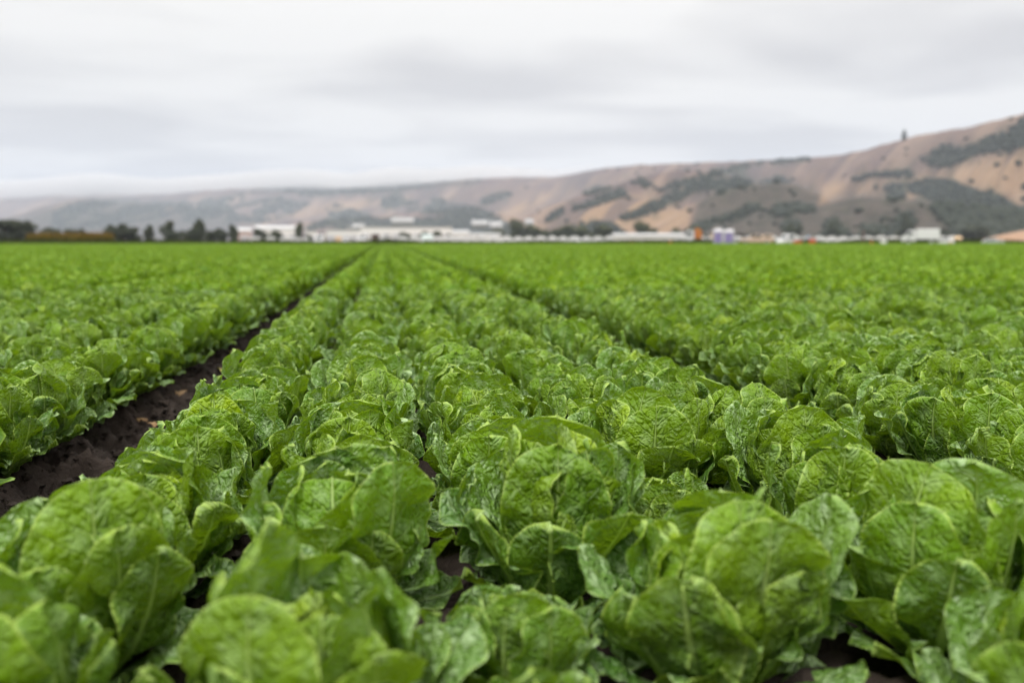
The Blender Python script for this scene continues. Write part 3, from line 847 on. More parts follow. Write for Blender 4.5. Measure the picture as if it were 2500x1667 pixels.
ng.links.new(ci.outputs[0], ip.inputs['Instance']); ng.links.new(named('pidx', 'INT'), ip.inputs['Instance Index'])
ng.links.new(cx.outputs[0], ip.inputs['Rotation']); ng.links.new(named('psize', 'FLOAT'), ip.inputs['Scale'])
ng.links.new(ip.outputs[0], go.inputs[0])
gm = fo.modifiers.new('scatter', 'NODES'); gm.node_group = ng

# ------------------------------------------------------------------ withered leaves on the furrow soil
def dead_material(name, c0, c1):
    t = NT(name); uv = t.n('ShaderNodeUVMap').outputs[0]
    n_ = t.noise(uv, 40, 3, 0.6); cc = t.mix(t.mr(n_.outputs['Fac'], 0.35, 0.65), c0, c1)
    return t.done(t.bsdf(cc, 0.6, 0.4).outputs[0])
M_YEL = dead_material('yellow_leaf', (0.34, 0.30, 0.06), (0.44, 0.38, 0.12))
M_DRY = dead_material('dry_leaf', (0.20, 0.11, 0.045), (0.34, 0.22, 0.10))
dead = [(462, 905, 'long yellow lettuce leaf hanging onto the bare furrow soil', M_YEL, .13, .055),
        (478, 868, 'small round yellow leaf beside the long yellow leaf in the furrow', M_YEL, .06, .05),
        (440, 893, 'crumpled tan leaf behind the long yellow leaf in the furrow', M_DRY, .08, .05),
        (352, 960, 'dry brown leaf under the lettuces at the furrow edge', M_DRY, .08, .04),
        (515, 878, 'pale yellow-green leaf lying across the narrow part of the furrow', M_YEL, .11, .04),
        (198, 1032, 'small brown dry leaf on the soil below the left lettuces', M_DRY, .045, .028),
        (165, 1046, 'tiny tan dry leaf nearest the camera beside the left lettuces', M_DRY, .04, .022),
        (560, 845, 'yellow leaf far up the furrow under the lettuce edge', M_YEL, .09, .045)]
for i, (px, py, lab, mt, L, W) in enumerate(dead):
    d = ray(px, py); tt = (HC + 0.06) / -d.z
    gy = d.y * tt; gx = max(FURROW0 - 0.14, min(FURROW0 + 0.1, d.x * tt + 0.06)); L *= 1.2; W *= 1.2
    Pp = leaf(500 + i, L, W, R(82), R(112), 4, 0.006, 10, 14, 0.5)
    m = leaf_mesh([Pp], 'fallen_leaf', mt)
    o = obj('fallen_leaf', m, None, (gx, gy, -0.06 + 0.012), (0, 0, rnd.uniform(0, 6.28) if i else R(-60)))
    tag(o, lab, 'fallen leaf', 'withered leaves in the bare furrow')

# ------------------------------------------------------------------ field edge
VV, FF = [], []
n = 26000
vx = nr.rand(n) * 175 - 68; vy = FIELD_END + 2.5 + nr.rand(n) * 5
hh = (0.42 + 0.40 * nr.rand(n)) * (1 + 0.35 * noise(vx / 6, vx * 0, 0, 51)); ww = 0.12 + 0.25 * nr.rand(n); aa = nr.rand(n) * 3.14
lean = nr.randn(n, 2) * 0.12
b0 = np.stack([vx - np.cos(aa) * ww, vy - np.sin(aa) * ww, np.full(n, -0.3)], 1); b1 = np.stack([vx + np.cos(aa) * ww, vy + np.sin(aa) * ww, np.full(n, -0.3)], 1)
tp = np.stack([vx + lean[:, 0], vy + lean[:, 1], hh], 1)
Vv = np.stack([b0, b1, tp], 1).reshape(-1, 3)
vm = mesh_np('verge_weeds', Vv, np.arange(3 * n).reshape(-1, 3), M_VERGE, False)
tag(obj('verge_weeds', vm), 'dark low weeds along the far edge of the lettuce field', 'weeds', kind='stuff')

# block of tall rust-topped crop at the left
def corn_material():
    t = NT('tall_crop'); c = t.n('ShaderNodeTexCoord').outputs['Object']; sp = t.n('ShaderNodeSeparateXYZ'); t.L(c, sp.inputs[0])
    n_ = t.noise(c, 1.5, 3, 0.6)
    h = t.math('ADD', sp.outputs[2], t.math('MULTIPLY', n_.outputs['Fac'], 0.8))
    cc = t.mix(t.mr(h, 0.7, 2.0), (0.045, 0.065, 0.012), (0.15, 0.11, 0.018))
    cc = t.mix(t.mr(h, 2.0, 2.8), cc, (0.20, 0.105, 0.035))
    return t.done(t.bsdf(cc, 0.9, 0.1).outputs[0])
n = 16000
D = 165.0
xa, xb = at(35, D).x, at(240, D).x
cxs = xa + nr.rand(n) * (xb - xa); cys = D * 0.95 + nr.rand(n) * 9
ch = (zat(140, 569.5, D) + 0.3) * (0.78 + 0.27 * nr.rand(n)) * (1 + 0.05 * noise(cxs / 2.5, cys * 0, 0, 71))
tz = nr.rand(n)
aa = nr.rand(n) * 3.14; ww = 0.07 + 0.12 * nr.rand(n)
zb = -0.3 + tz * ch * 0.7; zt = np.minimum(zb + ch * 0.45, ch)
b0 = np.stack([cxs - np.cos(aa) * ww, cys - np.sin(aa) * ww, zb], 1); b1 = np.stack([cxs + np.cos(aa) * ww, cys + np.sin(aa) * ww, zb], 1)
tp = np.stack([cxs + nr.randn(n) * 0.15, cys + nr.randn(n) * 0.15, zt], 1)
om = mesh_np('tall_crop', np.stack([b0, b1, tp], 1).reshape(-1, 3), np.arange(3 * n).reshape(-1, 3), corn_material(), False)
tag(obj('tall_crop', om), 'block of tall rust-topped crop standing beyond the field at the left', 'tall crop', kind='stuff')

# ------------------------------------------------------------------ trees
def tree_meshes(seed, tall=1.0, dense=1.0, mat=None):
    q = np.random.RandomState(seed)
    # crown inside a unit box: width 1, height 1, base of crown at 0.18
    nl = 9
    cs = np.stack([q.uniform(-0.32, 0.32, nl), q.uniform(-0.32, 0.32, nl), q.uniform(0.22, 0.78, nl)], 1)
    cs[0] = (0, 0, 0.78); rs = q.uniform(0.14, 0.26, nl)
    if tall > 1.4: cs[:, :2] *= 0.7; cs[:, 2] = np.linspace(0.28, 0.86, nl); rs = np.interp(cs[:, 2], [0.2, 0.5, 1], [0.26, 0.27, 0.13])
    V_, k = [], int(2600 * dense)
    c = q.randint(0, nl, k); dr = q.randn(k, 3); dr /= np.linalg.norm(dr, axis=1)[:, None]
    p = cs[c] + dr * (rs[c] * q.uniform(0.55, 1.05, k))[:, None]
    s = q.uniform(0.022, 0.05, k)
    a = q.randn(k, 3); a /= np.linalg.norm(a, axis=1)[:, None]
    b = np.cross(a, q.randn(k, 3)); b /= np.linalg.norm(b, axis=1)[:, None]
    V_ = np.stack([p + a * s[:, None], p + b * s[:, None], p - a * s[:, None], p - b * s[:, None] * 0.8], 1).reshape(-1, 3)
    crown = mesh_np('crown', V_, np.arange(4 * k).reshape(-1, 4), mat or M_OAK, False)
    mb = MB().cyl((0, 0, -0.03), (0.01, 0, 0.3), 0.035, 0.022, 8)
    for i in range(5):
        mb.cyl((0.01, 0, 0.22 + 0.03 * i), tuple(cs[i + 1]), 0.016, 0.006, 5)
    mb.cyl((0.01, 0, 0.3), tuple(cs[0]), 0.02, 0.006, 6)
    tm = bpy.data.meshes.new('trunk'); tm.from_pydata(mb.v, [], mb.f); tm.materials.append(M_BARK)
    return crown, tm
TREES = [tree_meshes(s, mat=M_OAK) for s in (1, 2, 3)] + [tree_meshes(s, 2.0, mat=M_OAK) for s in (4, 5)] + [tree_meshes(s, mat=M_OAKL) for s in (6, 7)]
def tree(px, top, wpx, kind, dist, label, name='oak_tree'):
    o = empty(name, at(px, dist, -0.3), rnd.uniform(0, 6.28))
    h = zat(px, top, dist) + 0.3; w = wpx / FPX * dist
    crown, trunk = TREES[kind]
    obj('crown', crown, o); obj('trunk', trunk, o)
    o.scale = (w / 0.86, w / 0.86, h)
    tag(o, label, 'tree', 'trees beyond the field')
for a in [
    (14, 533, 88, 0, 330, 'large dark rounded tree behind the left end of the rust-topped crop'),
    (66, 545, 64, 1, 340, 'dark tree leaning over the left half of the rust-topped crop'),
    (120, 553, 46, 2, 380, 'low dark tree just behind the rust-topped crop, left one'),
    (166, 557, 40, 0, 380, 'low dark tree behind the middle of the rust-topped crop'),
    (202, 555, 26, 1, 380, 'small dark tree behind the right end of the rust-topped crop'),
    (272, 546, 36, 2, 350, 'dark tree at left of the wide three-tree clump right of the crop'),
    (303, 543, 54, 1, 345, 'broad middle tree of the three-tree clump right of the crop'),
    (334, 552, 34, 0, 350, 'dark right-hand tree of the three-tree clump right of the crop'),
    (365, 550, 24, 3, 350, 'narrow dark tree standing alone between two clumps'),
    (417, 535, 46, 1, 340, 'tall dense dark tree left of the pointed conifer-like tree'),
    (487, 536, 34, 4, 340, 'pointed dark tree with a narrow top among lower trees'),
    (468, 558, 44, 2, 345, 'low dark tree left of the foot of the pointed tree'),
    (514, 562, 38, 0, 345, 'low dark tree right of the foot of the pointed tree'),
    (541, 558, 26, 3, 350, 'small narrow dark tree left of the twin beside the white building'),
    (571, 550, 28, 4, 350, 'dark narrow tree next to the left end of the white building'),
    (625, 555, 24, 0, 330, 'dark tree in front of the left white building, left of three'),
    (646, 563, 30, 1, 330, 'low dark tree in front of the left white building, middle of three'),
    (672, 560, 30, 2, 330, 'low dark tree in front of the left white building, right of three'),
    (731, 543, 19, 3, 330, 'tall narrow dark tree between the two white buildings'),
    (748, 572, 22, 0, 330, 'small bush-like tree right of the tall narrow tree'),
    (785, 567, 27, 1, 320, 'low round tree in front of the gap between white sheds'),
    (886, 571, 18, 2, 320, 'little round tree above the white pickup'),
    (980, 565, 27, 0, 320, 'first round dark tree along the long white warehouse'),
    (1000, 569, 20, 1, 320, 'small dark tree beside the first along the long warehouse'),
    (1037, 563, 32, 2, 320, 'second round dark tree along the long white warehouse'),
    (1068, 562, 24, 0, 320, 'third round dark tree along the long white warehouse'),
    (1095, 568, 21, 1, 320, 'last round dark tree along the long white warehouse'),
]: tree(*a)
for i, (px, top, w, lab) in enumerate([
    (1560, 540, 46, 'pale green tree above the left part of the long white shed'),
    (1595, 556, 30, 'smaller pale green tree above the middle of the long white shed'),
    (1648, 556, 26, 'dark green tree behind the orange-loaded truck'),
    (1700, 552, 46, 'green tree on the flat land behind the purple toilets'),
    (1255, 534, 46, 'tall green tree right of the white houses below the hills'),
    (1296, 550, 50, 'low green tree just right of the tall green tree'),
    (1360, 558, 50, 'low spreading tree left of the two dark green trees'),
    (1190, 566, 40, 'low green tree above the lowest warehouse wing'),
    (1388, 548, 44, 'rounded green tree behind the tunnels near the golden knoll'),
    (1215, 560, 40, 'green tree at the right end of the long warehouse'),
    (1330, 560, 50, 'green tree beyond the white tunnels left of centre hills'),
    (1470, 548, 60, 'dark bushy tree left of the long white shed'),
    (1420, 552, 50, 'dark green tree beyond the tunnels, second left of the shed'),
    (2035, 535, 50, 'green pointed tree under the scrubby hill'),
    (1930, 542, 44, 'round green tree behind the parked van'),
    (2120, 560, 40, 'green tree behind the tall brown pole'),
    (2208, 522, 44, 'dark round tree left of the white box truck on the slope'),
    (2300, 556, 50, 'grey-green tree behind the white box truck'),
    (2390, 548, 60, 'green tree behind the parked silver car'),
]): tree(px, top, w, 5 + i % 2 if i < 13 else i % 3, 760, lab)
# the lone tree on the skyline
d = ray(2206, 338); hit = hb.ray_cast(Vector((0, 0, HC)), d.normalized(), 9000)
if hit[0] is None: hit = hb.ray_cast(Vector((0, 0, HC)), ray(2206, 345).normalized(), 9000)
p = hit[0]; dist = math.hypot(p.x, p.y)
o = empty('oak_tree', p + Vector((0, 0, -2)), 0.4); crown, trunk = TREES[3]
obj('crown', crown, o); obj('trunk', trunk, o); s = dist / FPX
o.scale = (13 * s, 13 * s, 25 * s); tag(o, 'lone dark tree standing on the skyline of the right hill', 'tree', 'trees beyond the field')

# ------------------------------------------------------------------ buildings
def facing(px): return -azimuth(px)
def building(x0, x1, top, dist, label, depth=30, roof=M_GREYROOF, wall=M_OFFW, ridge=0.0, doors=0, windows=0, base=None, name='warehouse', rot=0.0, top2=None):
    cx = (x0 + x1) / 2; w = (x1 - x0) / FPX * dist
    z1 = zat(cx, top, dist); z0 = -0.3 if base is None else zat(cx, base, dist) - 2
    o = empty(name, at(cx, dist, z0), facing(cx) + rot)
    h = z1 - z0; e = (0.6 if name == 'house' else 0.22) * h if ridge else 0.06 * h
    if name == 'house': wall, roof = M_GREY2, M_ROOF2
    hw = h - e
    MB().box(-w / 2, w / 2, 0, depth, 0, hw).build('wall', wall, o)
    if ridge:
        P = [(-w / 2 - 0.4, hw + .02), (w / 2 + 0.4, hw + .02), (w / 2 + 0.4, hw + 0.25), (w / 2 * 0.9, h), (-w / 2 * 0.9, h), (-w / 2 - 0.4, hw + 0.25)]
        MB().add([(-w / 2 - .4, -.4, hw + .02), (w / 2 + .4, -.4, hw + .02), (w / 2 + .4, depth + .4, hw + .02), (-w / 2 - .4, depth + .4, hw + .02), (-w / 2 - .4, depth / 2, h), (w / 2 + .4, depth / 2, h)],
                 [(0, 1, 5, 4), (2, 3, 4, 5), (0, 4, 3), (1, 2, 5), (0, 3, 2, 1)]).build('roof', roof, o)
    else:
        MB().box(-w / 2 - .3, w / 2 + .3, -.3, depth + .3, hw + .02, h).build('roof', roof, o)
    for i in range(doors):
        x = -w / 2 + w * (i + 0.5) / doors
        f = MB().box(x - 2, x + 2, -0.12, 0.05, 0, min(4.5, hw * 0.6)).build('loading_door', M_GREY, o)
    for i in range(windows):
        x = -w / 2 + w * (i + 0.5) / windows
        f = MB().box(x - .9, x + .9, -0.1, 0.05, hw * .45, hw * .45 + 1.3).build('window', M_DARK, o)
    tag(o, label, 'building', 'white farm buildings beyond the field')
    return o
building(584, 612, 556, 420, 'narrow white and pinkish shed at the left end of the white buildings', 14, doors=1, wall=M_PINKW, ridge=1)
building(628, 724, 549.5, 460, 'white warehouse behind three dark trees, left of the tall narrow tree', 40, ridge=1, doors=4)
building(748, 772, 563, 400, 'small white shed right of the tall narrow tree', 12, doors=1)
building(800, 890, 561, 430, 'low white warehouse wing joining the long warehouse on its left', 40, doors=5)
building(884, 1102, 553.5, 420, 'long white warehouse behind a row of round trees', 60, doors=9)
building(1100, 1145, 561, 440, 'lower stepped white wing at the right end of the long warehouse', 40, ridge=1, doors=2)
building(1145, 1222, 569, 440, 'lowest white wing tapering off right of the warehouse', 40, ridge=1, windows=5)
building(1500, 1664, 569.5, 260, 'long low white shed left of the orange-loaded truck', 12, ridge=1)
building(862, 890, 546, 1000, 'small white house on rising ground above the low warehouse wing', 14, base=558, name='house', ridge=1)
building(958, 1010, 531, 1150, 'long pale house on the slope above the long warehouse', 16, base=546, name='house', ridge=1, windows=4)
building(1152, 1192, 537, 1000, 'white house among trees below the hills, left of a pair', 18, base=552, name='house', ridge=1, windows=3)
building(1197, 1226, 540, 980, 'white house among trees below the hills, right of a pair', 18, base=558, name='house', ridge=1, windows=2)
building(1282, 1302, 534, 1000, 'tiny white house half hidden by trees right of the pair', 12, base=548, name='house', ridge=1)

# hoop houses: plastic tunnels with their ends towards the field
def hoop(w, h, depth, k=12):
    P = [(-w / 2, 0)] + [(-w / 2 * math.cos(math.pi * i / k), 0.35 * h + 0.65 * h * math.sin(math.pi * i / k)) for i in range(k + 1)] + [(w / 2, 0)]
    return MB().extrude(P, 0, depth)
def hoop_thing(cx, w, top, dist, label, depth=40):
    o = empty('hoop_house', at(cx, dist, -0.3), facing(cx))
    W = w / FPX * dist; Hh = zat(cx, top, dist) + 0.3
    hoop(W, Hh, depth).build('cover', M_PLASTIC, o, smooth=False)
    MB().box(-W * .18, W * .18, -0.06, 0.02, 0, Hh * 0.62).build('door', M_GREY, o)
    for yy in (-0.05,):
        rib = MB()
        k = 10
        for i in range(k):
            a0, a1 = math.pi * i / k, math.pi * (i + 1) / k
            rib.cyl((-W / 2 * math.cos(a0), yy, .35 * Hh + .65 * Hh * math.sin(a0)), (-W / 2 * math.cos(a1), yy, .35 * Hh + .65 * Hh * math.sin(a1)), 0.06, n=5)
        rib.build('end_frame', M_GREY, o)
    return tag(o, label, 'hoop house', 'white plastic hoop houses beyond the field')
lefts = [(623, 30, 578, 'leftmost large rounded white tunnel under the dark trees'), (661, 28, 578, 'second large rounded white tunnel from the left'),
         (690, 18, 580, 'small white tunnel right of the two large rounded ones'), (709, 18, 579, 'white tunnel just left of the tall narrow tree'), (728, 17, 580, 'white tunnel at the foot of the tall narrow tree'),
         (746, 17, 580, 'white tunnel right of the foot of the tall narrow tree')]
for cx, w, top, lab in lefts: hoop_thing(cx, w, top, 300, lab)
x = 968; i = 0
while x < 2322:
    w = rnd.uniform(24, 32)
    if not (1498 < x + w / 2 < 1650):
        i += 1
        hoop_thing(x + w / 2, w * 1.0, rnd.uniform(575.5, 577.5), 300, '%s plastic tunnel from the left in the long line of tunnels' % ordinal(i).capitalize().lower())
    x += w + 0.5

# ------------------------------------------------------------------ vehicles and field gear
def wheel(o, x, y, r=0.36, w=0.22):
    t = MB().cyl((x, y - w / 2, r), (x, y + w / 2, r), r, n=18).build('wheel', M_TYRE, o)
    s = -1 if y < 0 else 1
    MB().cyl((x, y + s * (w / 2 - .02), r), (x, y + s * (w / 2 + .015), r), r * 0.6, n=14).build('rim', M_CHROME, t)
def place(name, px, dist, label, cat, group=None, rz=0.0, flip=False):
    o = empty(name, at(px, dist, 0.0), facing(px) + rz + (math.pi if flip else 0))
    return tag(o, label, cat, group)
def pickup(px, dist, label, paint, crew=True, scale=1.0, flip=False, shell=False):
    o = place('pickup_truck', px, dist, label, 'pickup truck', 'vehicles parked at the far field edge', flip=flip)
    P = [(-2.7, .45), (2.65, .45), (2.7, .95), (0.95, 1.02), (.9, 1.05), (-1.25, 1.05), (-2.5, .98), (-2.7, .82)]
    b = MB().extrude([(-2.72, .42), (2.7, .42), (2.72, 1.08), (0.9, 1.10), (-1.2, 1.10), (-2.45, 1.02), (-2.7, .82)], -.92, .92, .06).build('body', paint, o)
    MB().extrude([(-1.25, 1.08), (1.0, 1.08), (0.85, 1.78), (-.35, 1.80), (-.6, 1.74)], -.80, .80, .05).build('cab', paint, o)
    for s in (-1, 1):
        MB().extrude([(-1.0, 1.16), (-.12, 1.16), (-.12, 1.68), (-.45, 1.68)], s * .805 - .01, s * .805 + .01).build('side_window', M_GLASS, o)
        MB().extrude([(-.02, 1.16), (.78, 1.16), (.70, 1.68), (-.02, 1.68)], s * .805 - .01, s * .805 + .01).build('side_window', M_GLASS, o)
        MB().box(-2.74, -2.66, s * .72 - .14, s * .72 + .14, .72, .90).build('headlight', M_LAMP, o)
        MB().box(2.68, 2.75, s * .82 - .07, s * .82 + .07, .75, 1.0).build('tail_light', M_TAIL, o)
    MB().add([(-1.25, -.72, 1.12), (-1.25, .72, 1.12), (-.66, .66, 1.72), (-.66, -.66, 1.72)], [(0, 1, 2, 3)]).build('windscreen', M_GLASS, o)
    if shell:
        MB().extrude([(1.02, 1.10), (2.68, 1.10), (2.6, 1.72), (1.05, 1.78)], -.86, .86, .05).build('camper_shell', paint, o)
        for s in (-1, 1): MB().box(1.25, 2.4, s * .865 - .01, s * .865 + .01, 1.28, 1.6).build('side_window', M_GLASS, o)
    else:
        MB().box(1.05, 2.6, -.78, .78, 1.085, 1.12).build('bed_liner', M_DARK, o)
    MB().box(-2.82, -2.70, -.9, .9, .42, .62, .03).build('bumper', M_CHROME, o)
    for x in (-1.75, 1.65):
        for y in (-.84, .84): wheel(o, x, y)
    o.scale = (scale,) * 3
    return o
def car(px, dist, label, paint, scale=1.0, flip=False, van=False, rz=0.0):
    nm = 'van' if van else 'car'
    o = place(nm, px, dist, label, nm, 'vehicles parked at the far field edge', rz=rz, flip=flip)
    MB().extrude([(-2.2, .35), (2.15, .35), (2.2, .85), (1.9, 1.0), (-1.1, .98), (-2.05, .85), (-2.22, .65)], -.86, .86, .07).build('body', paint, o)
    top = [(-1.15, .98), (2.05, .98), (2.0, 1.85), (-.1, 1.88), (-.4, 1.8)] if van else [(-1.1, .97), (1.75, .97), (1.15, 1.42), (-.25, 1.45)]
    zt = 1.7 if van else 1.36
    MB().extrude(top, -.76, .76, .06).build('cabin', paint, o)
    for s in (-1, 1):
        MB().extrude([(-.75, 1.03), (.2, 1.03), (.2, zt), (-.2, zt)], s * .765 - .01, s * .765 + .01).build('side_window', M_GLASS, o)
        MB().extrude([(.3, 1.03), (1.35, 1.03), (1.0, zt), (.3, zt)], s * .765 - .01, s * .765 + .01).build('side_window', M_GLASS, o)
        MB().box(-2.24, -2.1, s * .62 - .14, s * .62 + .14, .62, .78).build('headlight', M_LAMP, o)
        MB().box(2.14, 2.22, s * .7 - .1, s * .7 + .1, .68, .85).build('tail_light', M_TAIL, o)
    wx = -.50 if van else -.46
    MB().add([(-1.17, -.66, 1.01), (-1.17, .66, 1.01), (wx, .6, zt + .02), (wx, -.6, zt + .02)], [(0, 1, 2, 3)]).build('windscreen', M_GLASS, o)
    for x in (-1.4, 1.35):
        for y in (-.78, .78): wheel(o, x, y, .32, .2)
    o.scale = (scale,) * 3
    return o
def box_truck(px, dist, label, W, Hh, flip=False, group='vehicles parked at the far field edge'):
    o = place('box_truck', px, dist, label, 'truck', group, flip=flip)
    MB().box(-W / 2 + 0.9, W / 2, -1.15, 1.15, .8, Hh, .05).build('cargo_box', M_WHITE, o)
    MB().box(-W / 2 + .7, W / 2, -.5, .5, .5, .8).build('chassis', M_DARK, o)
    MB().extrude([(-W / 2 - 1.0, .5), (-W / 2 + .85, .5), (-W / 2 + .85, 2.1), (-W / 2 - .2, 2.1), (-W / 2 - .6, 1.4), (-W / 2 - 1.0, 1.25)], -1.0, 1.0, .06).build('cab', M_WHITE, o)
    for s in (-1, 1): MB().extrude([(-W / 2 - .45, 1.4), (-W / 2 + .4, 1.4), (-W / 2 + .4, 1.95), (-W / 2 - .15, 1.95)], s * 1.005 - .01, s * 1.005 + .01).build('side_window', M_GLASS, o)
    for x in (-W / 2 - .1, W / 2 - 1.0):
        for y in (-.95, .95): wheel(o, x, y, .45, .25)
    return o
DV = 132.0
rb = MB()
X0_, X1_ = -95, 150
rb.add([(X0_, 120.5, -.33), (X1_, 120.5, -.33), (X0_, 122.5, 0), (X1_, 122.5, 0), (X0_, 205, 0), (X1_, 205, 0), (X0_, 208, -.33), (X1_, 208, -.33)], [(0, 1, 3, 2), (2, 3, 5, 4), (4, 5, 7, 6)])
tag(rb.build('dirt_road', M_MOUND), kind='structure')
pxm = FPX / DV
# flatbed truck with an orange-brown load behind the cab
o = place('flatbed_truck', 1686, DV, 'white cab truck with orange-brown load beside the long low shed', 'truck', 'vehicles parked at the far field edge')
MB().extrude([(-2.5, .45), (.5, .45), (.5, 2.15), (-.55, 2.2), (-1.05, 1.35), (-2.35, 1.15), (-2.5, .8)], -.95, .95, .07).build('cab', M_WHITE, o)
for s in (-1, 1): MB().extrude([(-.85, 1.38), (.2, 1.38), (.2, 1.98), (-.5, 1.98)], s * .955 - .01, s * .955 + .01).build('side_window', M_GLASS, o)
MB().add([(-1.08, -.8, 1.38), (-1.08, .8, 1.38), (-.66, .75, 2.1), (-.66, -.75, 2.1)], [(0, 1, 2, 3)]).build('windscreen', M_GLASS, o)
MB().box(.55, 4.6, -1.05, 1.05, .75, .92).build('flatbed', M_DARK, o)
MB().extrude([(.6, .92), (1.75, .92), (1.7, 2.1), (1.3, 2.5), (.6, 2.55)], -.95, .95, .08).build('load', M_RUST, o)
MB().box(3.2, 4.0, -.8, .8, .92, 1.75, .05).build('crate', M_BEIGE, o)
for x in (-1.6, 3.4):
    for y in (-.9, .9): wheel(o, x, y, .42, .24)
# portable toilets
def toilet(px, top, label, dist=128.0):
    o = place('portable_toilet', px, dist, label, 'portable toilet', 'portable toilets at the far field edge')
    h = 2.35
    MB().box(-.60, .60, -.6, .6, 0.08, 1.95, .04).build('cabin', M_PURPLE, o)
    MB().box(-.62, .62, -.62, .62, 0, .14).build('base', M_GREY, o)
    MB().lathe([(.90, 1.86), (.90, 2.0), (.82, 2.18), (.58, 2.36), (.1, 2.42)], 4).build('roof', M_GREY, o, rot=(0, 0, math.pi / 4))
    dr = MB().box(-.42, .42, -.66, -.60, .16, 1.84).build('door', M_PURPLE_D, o)
    MB().box(.28, .36, -.70, -.66, .95, 1.1).build('handle', M_GREY, dr)
    for s in (-1, 1): MB().box(s * .53 - .05, s * .53 + .05, -.65, -.6, .14, 1.9).build('corner_post', M_GREY, o)
    MB().cyl((.4, .45, 1.9), (.4, .45, 2.65), .06, n=8).build('vent_pipe', M_GREY, o)
    o.scale = (1.25, 1.25, zat(px, top, dist) / 2.42)
toilet(1753, 558.5, 'left of the two purple portable toilets with grey domed roofs')
toilet(1779, 560.0, 'right of the two purple portable toilets, beside the tan pickup')
# hand-wash stand between and dark shade canopy behind
o = place('wash_station', 1796, 127, 'small grey hand-wash stand against the right purple toilet', 'wash stand')
MB().lathe([(.28, 0), (.3, .1), (.3, 1.0), (.22, 1.25), (.05, 1.3)], 14).build('tank', M_GREY, o, smooth=True); MB().box(-.28, .28, -.45, -.2, .75, .9).build('basin', M_DARK, o)
o = place('shade_canopy', 1803, 150, 'dark shade canopy behind the right purple toilet', 'canopy')
MB().extrude([(-1.6, 1.55), (1.6, 1.35), (1.5, 1.65), (0, 2.0), (-1.5, 1.9)], -1.2, 1.2).build('roof', M_DARK, o)
for x in (-1.4, 1.4):
    for y in (-1.0, 1.0): MB().cyl((x, y, 0), (x, y, 1.5), .05, n=6).build('leg', M_DARK, o)
pickup(1847, DV, 'pale tan pickup with a camper shell right of the purple toilets', M_TAN, scale=0.92, shell=True)
car(1920, DV, 'small white van right of the tan pickup', M_WHITE, 0.86, van=True, rz=R(58))
box_truck(2256, DV, 'white box truck standing alone at the right of the field edge', 3.9, 2.3)
bpy.data.objects[-1]
car(2300, DV, 'low white car just right of the white box truck', M_WHITE, 0.72)
car(2424, 150, 'silver car parked near the tan mound at the right', M_CAR_GREY, 0.72, flip=True)
car(782, 124, 'white van left of all the vehicles, facing the camera', M_WHITE, 0.80, van=True, rz=R(80))
car(847, DV, 'small white car between the beige crate stack and the white pickup', M_WHITE, 0.74, rz=R(70))
pickup(887, DV, 'white pickup seen end-on under the little round tree', M_WHITE, scale=0.85)
bpy.context.view_layer.update()
for ob in list(col.objects):
    if ob.get('label', '').startswith('white pickup seen end-on'): ob.rotation_euler.z += R(82)
car(931, DV, 'grey car beside the dark trailer', M_CAR_GREY, 0.7, rz=R(75))
o = place('trailer', 917, 140, 'dark brown boxy trailer near the vanishing point of the rows', 'trailer')
MB().box(-.72, .72, -1.6, 1.6, .5, 1.75, .04).build('box', simple('dark_brown_paint', (0.05, 0.03, 0.03)), o)
MB().cyl((0, -1.6, .55), (0, -2.3, .5), .05, n=6).build('tow_bar', M_DARK, o)
for y in (-.35, .45):
    wheel(o, -.78, y, .3, .2); wheel(o, .78, y, .3, .2)
o = place('tractor', 948, 140, 'small dark tractor right of the grey car', 'tractor')
MB().box(-.25, .25, -1.4, .3, .6, 1.05, .04).build('bonnet', M_DARK, o)
MB().box(-.45, .45, .3, 1.2, .6, 1.0, .04).build('chassis', M_DARK, o)
MB().box(-.5, .5, .2, 1.3, 1.55, 1.63).build('canopy', M_DARK, o)
for s in (-1, 1):
    MB().cyl((s * .4, .3, 1.0), (s * .4, .3, 1.56), .03, n=6).build('post', M_DARK, o)
    t_ = MB().cyl((s * .45, .85, .5), (s * .65, .85, .5), .5, n=16).build('wheel', M_TYRE, o)
    t_ = MB().cyl((s * .35, -1.1, .3), (s * .5, -1.1, .3), .3, n=14).build('wheel', M_TYRE, o)
o = place('crate_stack', 827, DV, 'stack of pale beige harvest crates left of the small white car', 'crates')
for k in range(3): MB().box(-.5, .5, -.5, .5, .05 + k * .42, .43 + k * .42, .03).build('crate', M_BEIGE, o)
o = place('water_tank', 1037, DV, 'left of two pale teal tanks standing in the field edge', 'tank', 'pale teal tanks')
MB().lathe([(.5, 0), (.52, .1), (.52, 1.35), (.4, 1.6), (.1, 1.65)], 18).build('shell', M_TEAL, o, smooth=True); MB().lathe([(.14, 1.66), (.14, 1.75), (.05, 1.76)], 10).build('lid', M_DARK, o)
copy_tree(o)
o2 = bpy.data.objects['water_tank.001']; o2.location = at(1050, DV, 0); o2['label'] = 'right of two pale teal tanks standing in the field edge'
o = place('water_tank', 2338, 200, 'round cream tank right of the white box truck', 'tank')
MB().lathe([(.9, 0), (.95, .2), (.95, 1.0), (.7, 1.45), (.1, 1.6)], 18).build('shell', M_BEIGE, o, smooth=True); MB().lathe([(.2, 1.58), (.2, 1.7), (.05, 1.72)], 10).build('lid', M_DARK, o)
